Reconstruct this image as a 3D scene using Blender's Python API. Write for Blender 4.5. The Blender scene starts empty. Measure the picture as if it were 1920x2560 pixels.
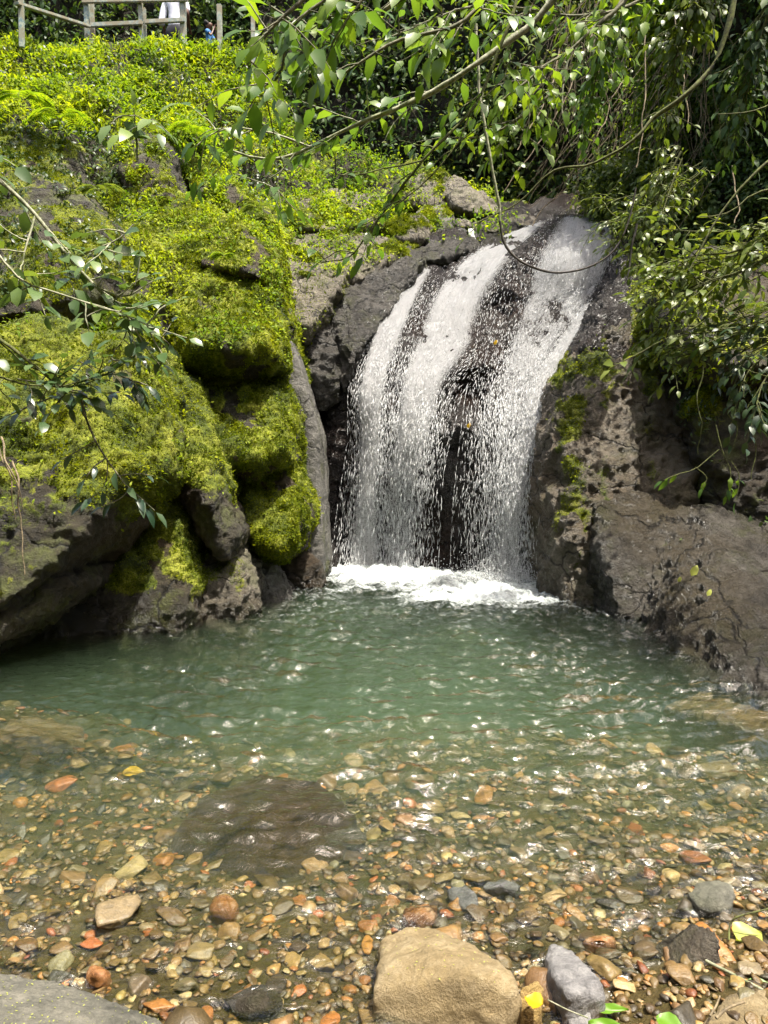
import bpy, bmesh, math, random
import numpy as np
from mathutils import Vector, Matrix
S = bpy.context.scene
R = math.radians
rng = np.random.default_rng(7)
random.seed(7)

# ------------------------------------------------------------ camera, world, sun, exposure
CAMZ, PITCH, FPX = 1.5, R(5), 1848.0
cam = bpy.data.cameras.new('camera'); camo = bpy.data.objects.new('camera', cam); S.collection.objects.link(camo)
camo.location = (0, 0, CAMZ); camo.rotation_euler = (R(90) - PITCH, 0, 0)
cam.sensor_fit = 'VERTICAL'; cam.sensor_height = 36; cam.lens = 36 * FPX / 2560
cam.clip_start = 0.05; cam.clip_end = 500
S.camera = camo
SUN_EL, SUN_AZ = R(71), R(128)          # azimuth from +Y towards +X
sd = Vector((math.sin(SUN_AZ) * math.cos(SUN_EL), math.cos(SUN_AZ) * math.cos(SUN_EL), math.sin(SUN_EL)))
sun = bpy.data.lights.new('sun', 'SUN'); sun.energy = 4.8; sun.angle = R(0.5); sun.color = (1, .94, .82)
so = bpy.data.objects.new('sun', sun); so.rotation_euler = sd.to_track_quat('Z', 'Y').to_euler(); so.location = sd * 30
S.collection.objects.link(so)
W = bpy.data.worlds.new('World'); S.world = W; W.use_nodes = True
wn = W.node_tree; bg = wn.nodes['Background']; sky = wn.nodes.new('ShaderNodeTexSky')
sky.sky_type = 'NISHITA'; sky.sun_disc = False; sky.sun_elevation = SUN_EL; sky.sun_rotation = SUN_AZ
sky.air_density = 1.0; sky.dust_density = 6.0; sky.ozone_density = 0.0
wn.links.new(sky.outputs[0], bg.inputs[0]); bg.inputs[1].default_value = 0.15
S.view_settings.view_transform = 'Standard'; S.view_settings.look = 'None'
S.view_settings.exposure = 1.08; S.view_settings.gamma = 1
S.cycles.max_bounces = 8; S.cycles.diffuse_bounces = 3; S.cycles.glossy_bounces = 3
S.cycles.transmission_bounces = 4; S.cycles.transparent_max_bounces = 40; S.cycles.volume_bounces = 1
S.cycles.sample_clamp_indirect = 6; S.cycles.use_denoising = True
S.cycles.caustics_reflective = False; S.cycles.caustics_refractive = False

# ------------------------------------------------------------ helpers
def rays(px, py):
    a = (np.asarray(px, float) - 960) / FPX; b = -(np.asarray(py, float) - 1280) / FPX
    c, s = math.cos(PITCH), math.sin(PITCH)
    return a, c + b * s, -s + b * c
def P(px, py, Y):
    dx, dy, dz = rays(px, py); t = np.asarray(Y, float) / dy
    return np.stack(np.broadcast_arrays(dx * t, dy * t, CAMZ + dz * t), -1)
def WP(px, py, z=0.0):
    dx, dy, dz = rays(px, py); t = (z - CAMZ) / dz
    return np.stack(np.broadcast_arrays(dx * t, dy * t, CAMZ + dz * t), -1)
def proj(p):
    p = np.asarray(p, float); c, s = math.cos(PITCH), math.sin(PITCH)
    y = p[..., 1]; z = p[..., 2] - CAMZ
    f = y * c - z * s; u = y * s + z * c
    f = np.where(f < .05, .05, f)
    return 960 + FPX * p[..., 0] / f, 1280 - FPX * u / f

_perm = np.random.default_rng(3).permutation(256); _perm = np.concatenate([_perm, _perm, _perm])
_g = np.random.default_rng(4).normal(size=(256, 3)); _g /= np.linalg.norm(_g, axis=1)[:, None]
def perlin(p):
    p = np.asarray(p, float); i = np.floor(p).astype(int); f = p - i; i &= 255
    u = f * f * f * (f * (f * 6 - 15) + 10); out = 0
    for dx in (0, 1):
        for dy in (0, 1):
            for dz in (0, 1):
                h = _perm[_perm[_perm[i[:, 0] + dx] + i[:, 1] + dy] + i[:, 2] + dz]
                g = _g[h]; d = ((f - (dx, dy, dz)) * g).sum(1)
                w = (u[:, 0] if dx else 1 - u[:, 0]) * (u[:, 1] if dy else 1 - u[:, 1]) * (u[:, 2] if dz else 1 - u[:, 2])
                out = out + w * d
    return out * 1.5
def fbm(p, f=1., o=4, seed=0., rid=False):
    p = np.asarray(p) * f + seed * 17.3; a, s = 1., 0.
    for k in range(o):
        n = perlin(p)
        if rid: n = .5 - np.abs(n) * 1.6
        s = s + a * n; a *= .5; p = p * 2.03 + 5.1
    return s
def sstep(a, b, x): t = np.clip((x - a) / (b - a), 0, 1); return t * t * (3 - 2 * t)

def mesh(name, V, F, mat=None, cols=None, smooth=True, attrs=None, uv=None):
    V = np.asarray(V, np.float32); F = np.asarray(F, np.int32); me = bpy.data.meshes.new(name)
    me.vertices.add(len(V)); me.vertices.foreach_set('co', V.ravel())
    k = F.shape[1]; me.loops.add(F.size); me.loops.foreach_set('vertex_index', F.ravel())
    me.polygons.add(len(F)); me.polygons.foreach_set('loop_start', np.arange(0, F.size, k, dtype=np.int32))
    me.polygons.foreach_set('loop_total', np.full(len(F), k, np.int32))
    if smooth: me.polygons.foreach_set('use_smooth', np.ones(len(F), bool))
    me.update(calc_edges=True)
    if cols is not None:
        a = me.color_attributes.new('col', 'FLOAT_COLOR', 'POINT'); c = np.ones((len(V), 4), np.float32)
        c[:, :np.shape(cols)[1]] = cols; a.data.foreach_set('color', c.ravel())
    for n, v in (attrs or {}).items():
        a = me.attributes.new(n, 'FLOAT', 'POINT'); a.data.foreach_set('value', np.asarray(v, np.float32))
    if uv is not None:
        l = me.uv_layers.new(name='UVMap'); l.data.foreach_set('uv', np.asarray(uv, np.float32)[F.ravel()].ravel())
    if mat: me.materials.append(mat)
    return me
def tag(o, label=None, cat=None, group=None, kind=None):
    if label: o['label'] = label
    if cat: o['category'] = cat
    if group: o['group'] = group
    if kind: o['kind'] = kind
    return o
def link(name, me, parent=None, base=None):
    """link a mesh; its origin goes to the base of its shape"""
    o = bpy.data.objects.new(name, me); S.collection.objects.link(o)
    n = len(me.vertices); co = np.empty(n * 3, np.float32); me.vertices.foreach_get('co', co); co = co.reshape(-1, 3)
    if parent is not None:
        b = np.array(parent.location)
        co = co - b.astype(np.float32); o.parent = parent
    else:
        if base is None:
            lo, hi = co.min(0), co.max(0); base = ((lo[0] + hi[0]) / 2, (lo[1] + hi[1]) / 2, lo[2])
        co = co - np.array(base, np.float32); o.location = base
    me.vertices.foreach_set('co', co.ravel()); me.update()
    return o
def empty(name, loc):
    o = bpy.data.objects.new(name, None); S.collection.objects.link(o); o.location = [float(v) for v in loc]; o.empty_display_size = .1
    return o
def join(parts):
    Vs, Fs, Cs, n = [], [], [], 0
    for q in parts:
        Vs.append(q[0]); Fs.append(q[1] + n); n += len(q[0])
        if len(q) > 2: Cs.append(q[2])
    return np.concatenate(Vs), np.concatenate(Fs), (np.concatenate(Cs) if Cs else None)
def norm(v): return v / np.maximum(np.linalg.norm(v, axis=-1, keepdims=True), 1e-9)
def inst(TV, TF, pos, M, cols=None):
    """copies of a template merged into one mesh; M (N,3,3) has the axes as columns"""
    N = len(pos); V = np.einsum('nij,vj->nvi', M, TV) + pos[:, None, :]
    F = TF[None] + (np.arange(N) * len(TV))[:, None, None]
    C = None if cols is None else np.repeat(cols, len(TV), 0)
    return V.reshape(-1, 3), F.reshape(-1, TF.shape[1]), C
def frames(d, up, size, width=None):
    x = norm(d); y = norm(np.cross(up, x)); z = np.cross(x, y)
    s = np.asarray(size)[:, None]; w = s if width is None else np.asarray(width)[:, None]
    return np.stack([x * s, y * w, z * s], -1)
def smoothpath(pts, n):
    pts = np.asarray(pts, float); m = len(pts)
    if m == 2: t = np.linspace(0, 1, n)[:, None]; return pts[0] * (1 - t) + pts[1] * t
    e = np.concatenate([[2 * pts[0] - pts[1]], pts, [2 * pts[-1] - pts[-2]]])
    t = np.linspace(0, m - 1 - 1e-6, n); i = t.astype(int); f = (t - i)[:, None]
    a, b, c, d = e[i], e[i + 1], e[i + 2], e[i + 3]
    return .5 * (2 * b + (c - a) * f + (2 * a - 5 * b + 4 * c - d) * f ** 2 + (3 * b - a - 3 * c + d) * f ** 3)
def tube(pts, r0, r1=None, sides=6, knob=0.):
    pts = np.asarray(pts, float); n = len(pts); r1 = r0 if r1 is None else r1
    rr = np.linspace(r0, r1, n) * (1 + knob * rng.uniform(-1, 1, n))
    t = norm(np.gradient(pts, axis=0)); up = np.where(np.abs(t[:, 2:3]) > .9, np.array([[1., 0, 0]]), np.array([[0, 0, 1.]]))
    a = norm(np.cross(t, up)); b = np.cross(t, a)
    an = np.arange(sides) * 2 * math.pi / sides
    V = pts[:, None] + rr[:, None, None] * (np.cos(an)[None, :, None] * a[:, None] + np.sin(an)[None, :, None] * b[:, None])
    i = np.arange(n - 1)[:, None] * sides; j = np.arange(sides)[None]; k = (j + 1) % sides
    F = np.stack([i + j, i + k, i + sides + k, i + sides + j], -1).reshape(-1, 4)
    return V.reshape(-1, 3), F
def grid(nu, nv):
    i = np.arange(nv - 1)[:, None] * nu + np.arange(nu - 1)[None]
    return np.stack([i, i + 1, i + nu + 1, i + nu], -1).reshape(-1, 4)
def getmesh(me):
    n = len(me.vertices); co = np.empty(n * 3, np.float32); me.vertices.foreach_get('co', co)
    no = np.empty(n * 3, np.float32); me.vertices.foreach_get('normal', no)
    return co.reshape(-1, 3).astype(float), no.reshape(-1, 3).astype(float)
def getfaces(me):
    me.calc_loop_triangles(); f = np.empty(len(me.loop_triangles) * 3, np.int32); me.loop_triangles.foreach_get('vertices', f); return f.reshape(-1, 3)
def scatter(V, T, n, w=None, r=None):
    """n random points on triangles T, density weighted by the per-vertex weight w"""
    r = r or rng
    a, b, c = V[T[:, 0]], V[T[:, 1]], V[T[:, 2]]; cr = np.cross(b - a, c - a); ar = np.linalg.norm(cr, axis=1)
    p = ar * (w[T].mean(1) if w is not None else 1); s = p.sum()
    if s <= 0: return np.zeros((0, 3)), np.zeros((0, 3))
    k = r.choice(len(T), n, p=p / s); u, v = r.random(n), r.random(n); m = u + v > 1; u[m], v[m] = 1 - u[m], 1 - v[m]
    return a[k] + (b - a)[k] * u[:, None] + (c - a)[k] * v[:, None], norm(cr[k])

# ------------------------------------------------------------ materials
def newmat(name):
    m = bpy.data.materials.new(name); m.use_nodes = True; nt = m.node_tree; nt.nodes.clear()
    out = nt.nodes.new('ShaderNodeOutputMaterial'); return m, nt, out
class N:
    def __init__(s, nt): s.nt = nt
    def __call__(s, typ, ins=None, **kw):
        n = s.nt.nodes.new('ShaderNode' + typ)
        for k, v in kw.items(): setattr(n, k, v)
        for k, v in (ins or {}).items():
            if isinstance(v, bpy.types.NodeSocket): s.nt.links.new(v, n.inputs[k])
            else: n.inputs[k].default_value = v
        return n
    def ramp(s, fac, stops):
        n = s.nt.nodes.new('ShaderNodeValToRGB'); s.nt.links.new(fac, n.inputs[0]); e = n.color_ramp.elements
        while len(e) < len(stops): e.new(.5)
        for q, (p, c) in zip(e, stops): q.position = p; q.color = (*c, 1) if len(c) == 3 else c
        return n.outputs[0]
    def math(s, op, a, b=0., c=None):
        n = s.nt.nodes.new('ShaderNodeMath'); n.operation = op
        for i, v in enumerate((a, b) if c is None else (a, b, c)):
            if isinstance(v, bpy.types.NodeSocket): s.nt.links.new(v, n.inputs[i])
            else: n.inputs[i].default_value = v
        return n.outputs[0]
    def mix(s, fac, a, b, blend='MIX'):
        n = s.nt.nodes.new('ShaderNodeMix'); n.data_type = 'RGBA'; n.blend_type = blend
        for i, v in ((0, fac), (6, a), (7, b)):
            if isinstance(v, bpy.types.NodeSocket): s.nt.links.new(v, n.inputs[i])
            else: n.inputs[i].default_value = (*v, 1) if isinstance(v, tuple) and len(v) == 3 else v
        return n.outputs[2]
def g3(v): return (v, v, v)

def leaf_mat(name, c0, c1, c2, trans=.35, rough=.38, spec=.5, pale=None):
    m, nt, out = newmat(name); n = N(nt)
    at = n('Attribute', attribute_name='col'); sp = n('SeparateColor', {0: at.outputs['Color']})
    col = n.ramp(sp.outputs[0], [(0, c0), (.5, c1), (1, c2)])
    pos = n('NewGeometry').outputs['Position']; ns = n('TexNoise', {'Vector': pos, 'Scale': 1.3, 'Detail': 2}).outputs[0]
    col = n.mix(n.math('MULTIPLY', n.math('SUBTRACT', ns, .35), .6), col, tuple(x * .55 for x in c0), 'MIX')
    p = n('BsdfPrincipled', {'Base Color': col, 'Roughness': rough, 'Specular IOR Level': spec})
    tcol = n.mix(1., col, (1.5, 1.45, .5), 'MULTIPLY'); t = n('BsdfTranslucent', {'Color': tcol})
    mx = n('MixShader', {0: trans, 1: p.outputs[0], 2: t.outputs[0]}); nt.links.new(mx.outputs[0], out.inputs[0]); return m

def rock_mat(name, dark, mid, light, tint=None, rough=.62, wet=0.0, bump=.5, scale=1., pits=.35, line=(.05, .35), algae=.55):
    m, nt, out = newmat(name); n = N(nt); pos = n('NewGeometry').outputs['Position']
    a = n('TexNoise', {'Vector': pos, 'Scale': 1.7 * scale, 'Detail': 6, 'Roughness': .62}).outputs[0]
    b = n('TexNoise', {'Vector': pos, 'Scale': 9 * scale, 'Detail': 8, 'Roughness': .7, 'Distortion': .4}).outputs[0]
    c = n('TexNoise', {'Vector': pos, 'Scale': 48 * scale, 'Detail': 5, 'Roughness': .75}).outputs[0]
    f = n.math('ADD', n.math('MULTIPLY', a, .35), n.math('ADD', n.math('MULTIPLY', b, .4), n.math('MULTIPLY', c, .25)))
    col = n.ramp(f, [(.38, dark), (.49, mid), (.60, light)])
    alg = n('TexNoise', {'Vector': pos, 'Scale': 2.6, 'Detail': 7, 'Roughness': .75}).outputs[0]
    col = n.mix(n.ramp(alg, [(.50, g3(0)), (.62, g3(algae))]), col, (.075, .085, .022))
    if tint: 
        d = n('TexNoise', {'Vector': pos, 'Scale': .9, 'Detail': 4}).outputs[0]
        col = n.mix(n.ramp(d, [(.48, g3(0)), (.62, g3(.75))]), col, tint)
    v = n('TexVoronoi', {'Vector': pos, 'Scale': 11 * scale, 'Randomness': 1.}).outputs['Distance']
    pit = n.ramp(v, [(.10, g3(0)), (.2, g3(1))])
    pm = n.ramp(b, [(.5, g3(0)), (.56, g3(pits))])
    col = n.mix(n.mix(pm, g3(0.), n.ramp(pit, [(0, g3(1)), (1, g3(0))])), col, tuple(x * .25 for x in dark))
    dn_ = n('TexNoise', {'Vector': pos, 'Scale': 2.2 * scale, 'Detail': 5}).outputs['Color']
    wp = n('VectorMath', {0: pos, 1: n('VectorMath', {0: dn_, 'Scale': .55 / scale}, operation='SCALE').outputs[0]}, operation='ADD').outputs[0]
    ce = n('TexVoronoi', {'Vector': wp, 'Scale': 1.15 * scale}, feature='DISTANCE_TO_EDGE').outputs['Distance']
    crack = n.ramp(ce, [(.0, g3(0 if scale < 2 else 1)), (.022, g3(1))])
    col = n.mix(n.math('SUBTRACT', 1., crack), col, tuple(x * .3 for x in dark))
    # moss
    mo = n('Attribute', attribute_name='moss').outputs['Fac']
    mn = n('TexNoise', {'Vector': pos, 'Scale': 3.5, 'Detail': 5, 'Roughness': .65}).outputs[0]
    mf = n('TexNoise', {'Vector': pos, 'Scale': 60, 'Detail': 3}).outputs[0]
    mcol = n.ramp(mn, [(.33, (.03, .045, .008)), (.45, (.10, .13, .012)), (.56, (.23, .26, .02)), (.70, (.37, .38, .05))])
    mcol = n.mix(n.ramp(mf, [(.35, g3(.55)), (.6, g3(0))]), mcol, (.02, .03, .006))
    mfac = n.ramp(n.math('ADD', mo, n.math('MULTIPLY', n.math('SUBTRACT', b, .5), 1.2)), [(.40, g3(0)), (.56, g3(1))])
    # wetness close to the water line: darker and glossier
    z = n('SeparateXYZ', {0: pos}).outputs[2]
    wz = n.ramp(n.math('ADD', z, n.math('MULTIPLY', n.math('SUBTRACT', a, .5), .8 if line[1] > .1 else .1)), [(line[0], g3(1)), (line[1], g3(0))])
    wt = n.math('MAXIMUM', wz, wet) if wet else wz
    col = n.mix(n.math('MULTIPLY', wt, .45), col, tuple(x * .35 for x in mid))
    col = n.mix(mfac, col, mcol)
    ro = n.math('SUBTRACT', rough, n.math('MULTIPLY', wt, rough - .2)); ro = n.math('ADD', ro, n.math('MULTIPLY', n.math('SUBTRACT', b, .5), .5))
    ro = n.math('ADD', ro, n.math('MULTIPLY', mfac, .5))
    h = n.math('ADD', n.math('MULTIPLY', b, .9), n.math('ADD', n.math('MULTIPLY', c, .5), n.math('ADD', n.math('MULTIPLY', pit, .16 * pits), n.math('MULTIPLY', crack, .25))))
    bp = n('Bump', {'Height': h, 'Strength': min(1, bump * 1.2), 'Distance': .13 / scale})
    p = n('BsdfPrincipled', {'Base Color': col, 'Roughness': ro, 'Normal': bp.outputs[0], 'Specular IOR Level': .5})
    nt.links.new(p.outputs[0], out.inputs[0]); return m

MR = {
 'basalt': rock_mat('dark_basalt', algae=.9, dark=(.008, .0065, .004), mid=(.021, .017, .009), light=(.045, .037, .02), tint=(.04, .023, .009), bump=.55),
 'grey':   rock_mat('grey_rock', (.05, .047, .042), (.12, .115, .105), (.23, .22, .20), bump=.6, scale=1.2),
 'tan':    rock_mat('tan_rock', (.055, .048, .035), (.15, .13, .098), (.29, .26, .20), bump=.7, scale=1.3),
 'wet':    rock_mat('wet_rock', algae=0., dark=(.018, .016, .016), mid=(.055, .048, .046), light=(.11, .10, .095), tint=(.06, .035, .025), wet=.85, bump=.8, rough=.35),
 'brown':  rock_mat('brown_rock', (.045, .038, .028), (.125, .105, .08), (.24, .21, .165), tint=(.12, .10, .05), bump=.75, rough=.5, wet=.3),
 'bankrock':  rock_mat('bank_rock', (.07, .06, .045), (.20, .17, .13), (.36, .315, .25), tint=(.14, .10, .06), bump=1., rough=.48, wet=.3, line=(.1, .7), scale=1.1),
 'greywet': rock_mat('dark_grey_rock', (.022, .020, .018), (.065, .06, .053), (.14, .13, .115), bump=.8, rough=.45, wet=.3, scale=1.2),
 'bankslab': rock_mat('bank_slab', (.035, .032, .027), (.10, .091, .077), (.21, .195, .17), tint=(.10, .08, .05), bump=.9, rough=.36, wet=.45, line=(.1, .7), pits=.12),
 'soil':   rock_mat('soil', (.010, .008, .005), (.03, .024, .015), (.06, .05, .03), bump=.8, rough=.9),
}
MR['boulder'] = rock_mat('golden_boulder', (.09, .065, .03), (.23, .175, .09), (.38, .31, .19), tint=(.24, .17, .07), bump=.5, rough=.55, scale=3., algae=0., line=(-.02, .03), pits=.2)
MR['slate'] = rock_mat('slate', (.06, .057, .057), (.17, .165, .165), (.33, .32, .31), bump=.5, rough=.38, scale=3., algae=0., line=(-.02, .04), pits=.1)
MR['rust'] = rock_mat('rusty_stone', (.12, .05, .02), (.34, .15, .05), (.48, .32, .18), bump=.4, rough=.4, scale=3., algae=0., line=(-.02, .02), pits=.1)
MR['bankgrey'] = rock_mat('bank_grey_rock', (.05, .05, .04), (.13, .125, .10), (.24, .225, .18), tint=(.13, .14, .07), bump=.6, scale=3., algae=0., line=(-.02, .02))
MR['sunk'] = rock_mat('sunken_rock', (.04, .025, .014), (.09, .058, .03), (.15, .10, .055), bump=.7, scale=2., line=(-2, -1))
MR['sunktan'] = rock_mat('sunken_tan_rock', (.10, .06, .02), (.24, .16, .07), (.36, .27, .14), bump=.6, scale=2., line=(-2, -1))
def stone_mat():
    m, nt, out = newmat('river_stone'); n = N(nt); tc = n('TexCoord').outputs['Object']
    pos = n('NewGeometry').outputs['Position']
    at = n('Attribute', attribute_name='col').outputs['Color']; oc = n('ObjectInfo').outputs['Color']
    col = n.mix(1., at, oc, 'MULTIPLY')
    a = n('TexNoise', {'Vector': pos, 'Scale': 30, 'Detail': 6, 'Roughness': .7}).outputs[0]
    b = n('TexNoise', {'Vector': pos, 'Scale': 150, 'Detail': 3}).outputs[0]
    col = n.mix(n.ramp(a, [(.35, g3(.6)), (.6, g3(0))]), col, n.mix(1., col, g3(.3), 'MULTIPLY'))
    col = n.mix(n.ramp(b, [(.55, g3(0)), (.7, g3(.35))]), col, n.mix(1., col, g3(2.), 'MULTIPLY'))
    bp = n('Bump', {'Height': n.math('ADD', a, n.math('MULTIPLY', b, .3)), 'Strength': .5, 'Distance': .012})
    p = n('BsdfPrincipled', {'Base Color': col, 'Roughness': .38, 'Normal': bp.outputs[0]})
    nt.links.new(p.outputs[0], out.inputs[0]); return m
MSTONE = stone_mat()

def plain(name, col, rough=.6, noise=None, scale=20, bump=.3):
    m, nt, out = newmat(name); n = N(nt); pos = n('NewGeometry').outputs['Position']
    a = n('TexNoise', {'Vector': pos, 'Scale': scale, 'Detail': 5, 'Roughness': .65}).outputs[0]
    c = n.mix(n.ramp(a, [(.4, g3(0)), (.6, g3(1))]), col, noise or tuple(x * .6 for x in col))
    bp = n('Bump', {'Height': a, 'Strength': bump, 'Distance': .01})
    p = n('BsdfPrincipled', {'Base Color': c, 'Roughness': rough, 'Normal': bp.outputs[0]})
    nt.links.new(p.outputs[0], out.inputs[0]); return m
MB = {
 'bark': plain('branch_bark', (.20, .18, .12), .8, (.06, .07, .03), 40),
 'palebark': plain('pale_bark', (.34, .33, .24), .7, (.14, .16, .07), 35),
 'mossbark': plain('mossy_bark', (.13, .15, .04), .9, (.05, .05, .02), 45),
 'darkbark': plain('dark_bark', (.025, .02, .017), .7, (.05, .04, .03), 40),
 'root': plain('root_bark', (.22, .17, .10), .8, (.09, .07, .04), 40),
}
ML = {
 'herb': leaf_mat('herb_leaf', (.06, .13, .012), (.17, .27, .015), (.36, .42, .02), .5, .55, .25),
 'moss': leaf_mat('moss_leaf', (.035, .06, .008), (.145, .19, .012), (.34, .37, .03), .4, .8, .1),
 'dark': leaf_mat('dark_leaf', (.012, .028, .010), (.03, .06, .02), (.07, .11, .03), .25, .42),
 'tree': leaf_mat('tree_leaf', (.06, .13, .03), (.10, .19, .035), (.21, .31, .03), .5, .36, .5),
 'gloss': leaf_mat('glossy_leaf', (.05, .10, .03), (.09, .15, .05), (.18, .25, .05), .3, .34, .6),
 'deep': leaf_mat('deep_green_leaf', (.015, .04, .02), (.03, .065, .035), (.06, .10, .04), .2, .3, .6),
 'vine': leaf_mat('vine_leaf', (.05, .09, .02), (.11, .16, .03), (.22, .26, .05), .4, .4),
}
# ------------------------------------------------------------ leaf shapes (x = length, y = width, z = up)
LEAF_V = np.array([[0, 0, 0], [.35, 0, .03], [.7, 0, 0], [1, 0, -.12], [.3, .24, .08], [.68, .19, .03], [.3, -.24, .08], [.68, -.19, .03]])
LEAF_F = np.array([[0, 1, 4], [1, 5, 4], [1, 2, 5], [2, 3, 5], [0, 6, 1], [1, 6, 7], [1, 7, 2], [2, 7, 3]])
OVAL_V = LEAF_V * np.array([1, 1.25, 1]); OVAL_V[5, 0] = OVAL_V[7, 0] = .75
NARROW_V = LEAF_V * np.array([1, .62, 1])
BIT_V = np.array([[0, 0, 0], [.55, .26, .05], [1, 0, -.05], [.55, -.26, .05]]); BIT_F = np.array([[0, 2, 1], [0, 3, 2]])
def leaves(pos, d, up, size, tpl=(LEAF_V, LEAF_F), tone=None, wid=1.):
    n = len(pos); tone = rng.random(n) if tone is None else tone
    return inst(tpl[0], tpl[1], pos, frames(d, up, size, size * wid), np.stack([tone, rng.random(n), rng.random(n)], 1))

# ------------------------------------------------------------ pool bed, water
def bedz(x, y):
    xs = [0, 1.5, 2.0, 2.6, 3.2, 3.8, 4.6, 5.6, 6.6, 8.0, 12]
    zs = [.12, .015, -.045, -.11, -.19, -.31, -.49, -.76, -1.02, -1.7, -1.8]
    z = np.interp(y, xs, zs)
    p = np.stack([x, y, 0 * x], -1).reshape(-1, 3)
    z = z + (fbm(p, 1.1, 3) * np.clip(.03 + .06 * (y.ravel() - 1.5), .02, .2)).reshape(z.shape)
    z = z + .10 * sstep(.45, 1.0, x) * sstep(2.3, 1.7, y)                  # bank at the right corner
    ex = sstep(1.6, 3.0, np.abs(x - .2)) * sstep(7.5, 4.5, y)               # sides get shallow
    z = z * (1 - .45 * ex)
    return z
gx = np.linspace(-6, 6, 240); gy = np.concatenate([np.linspace(-1, 4, 150), np.linspace(4.05, 12, 90)])
X, Y = np.meshgrid(gx, gy); Z = bedz(X, Y)
m_bed = rock_mat('bed_gravel', (.06, .045, .018), (.16, .12, .045), (.28, .22, .09), algae=.8, bump=.8, scale=3.0, rough=.6)
bed = link('pool_bed', mesh('pool_bed', np.stack([X, Y, Z], -1).reshape(-1, 3), grid(240, 240), m_bed), base=(0, 5, -2))
tag(bed, kind='structure')

def wave(x, y):
    p = np.stack([x, y], -1)
    z = 0
    r = np.random.default_rng(11)
    near = sstep(8.5, 6., y)
    for k in range(34):
        lam = .045 * 1.062 ** k * r.uniform(.8, 1.2)
        
        th = -math.pi / 2 + r.normal() * .75
        cx, cy = .4 + r.normal() * .8, 8.3 + r.normal() * .3
        d = np.hypot(x - cx, y - cy) + .12 * np.sin(x * 2 + k) if k % 2 else x * math.cos(th) + y * math.sin(th) + .06 * np.sin(x * 3 + y * 2 + k)
        z = z + lam * .017 * np.sin(d * 2 * math.pi / lam + r.uniform(0, 6.3))
    q = np.stack([x.ravel() * 1.2, y.ravel() * 2.2, 0 * x.ravel()], 1)
    env = (1 + fbm(q, 1., 2) * .8).reshape(x.shape)
    n = fbm(np.stack([x.ravel() * 7, y.ravel() * 15, 0 * x.ravel()], 1), 1., 3).reshape(x.shape)
    side = sstep(-2.8, -.6, x) * .6 + .4
    calm = .7 + .3 * sstep(2.0, 3.6, y)
    agit = 1 + .5 * sstep(6.5, 8.4, y)
    return (z + n * .009) * np.clip(env, .2, 2) * side * calm * agit
wx = np.linspace(-3.9, 4.2, 560); wy = np.concatenate([np.linspace(1.25, 6, 420), np.linspace(6.016, 10.2, 230)])
X, Y = np.meshgrid(wx, wy); Zw = wave(X, Y)
top = np.stack([X, Y, Zw], -1).reshape(-1, 3); nu, nv = len(wx), len(wy)
bot = top.copy(); bot[:, 2] = -2.6
# closed body: top sheet, flat bottom, four sides
idx = np.arange(nu * nv).reshape(nv, nu); nt_ = nu * nv
ring = np.concatenate([idx[0, :], idx[1:, -1], idx[-1, -2::-1], idx[-2:0:-1, 0]])
bv = top[ring].copy(); bv[:, 2] = -2.6; nb = len(ring); bi = nt_ + np.arange(nb); k = np.arange(nb); k2 = (k + 1) % nb
sideF = np.stack([ring[k], bi[k], bi[k2], ring[k2]], -1)
corners = [0, nu - 1, nu - 1 + nv - 1, 2 * nu - 2 + nv - 1]
botF = np.array([[nt_ + corners[0], nt_ + corners[3], nt_ + corners[2], nt_ + corners[1]]])
fm, fnt, fo = newmat('pool_water'); n = N(fnt)
pos = n('NewGeometry').outputs['Position']
mp = n('Mapping', {'Vector': pos, 'Scale': (9, 17, 9)}).outputs[0]
nz = n('TexNoise', {'Vector': mp, 'Scale': 1., 'Detail': 4, 'Roughness': .6, 'Distortion': .6}).outputs[0]
bp = n('Bump', {'Height': nz, 'Strength': .45, 'Distance': .05}).outputs[0]
fr = n('Fresnel', {'IOR': 1.45, 'Normal': bp}).outputs[0]
gl = n('BsdfGlossy', {'Color': (1, 1, 1, 1), 'Roughness': .04, 'Normal': bp})
tr = n('BsdfTransparent', {'Color': (.93, .96, .92, 1)})
mx = n('MixShader', {0: fr, 1: tr.outputs[0], 2: gl.outputs[0]}); fnt.links.new(mx.outputs[0], fo.inputs[0])
vol = n('VolumePrincipled', {'Color': (.095, .140, .095, 1), 'Density': 1.3, 'Anisotropy': .2})
vol.inputs['Absorption Color'].default_value = (.57, .64, .48, 1)
fnt.links.new(vol.outputs[0], fo.inputs[1])
pw = link('pool_water', mesh('pool_water', np.concatenate([top, bv]), np.concatenate([grid(nu, nv), sideF, botF]), fm), base=(0, 5, 0))
tag(pw, 'clear green pool water below the fall', kind='structure')

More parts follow.
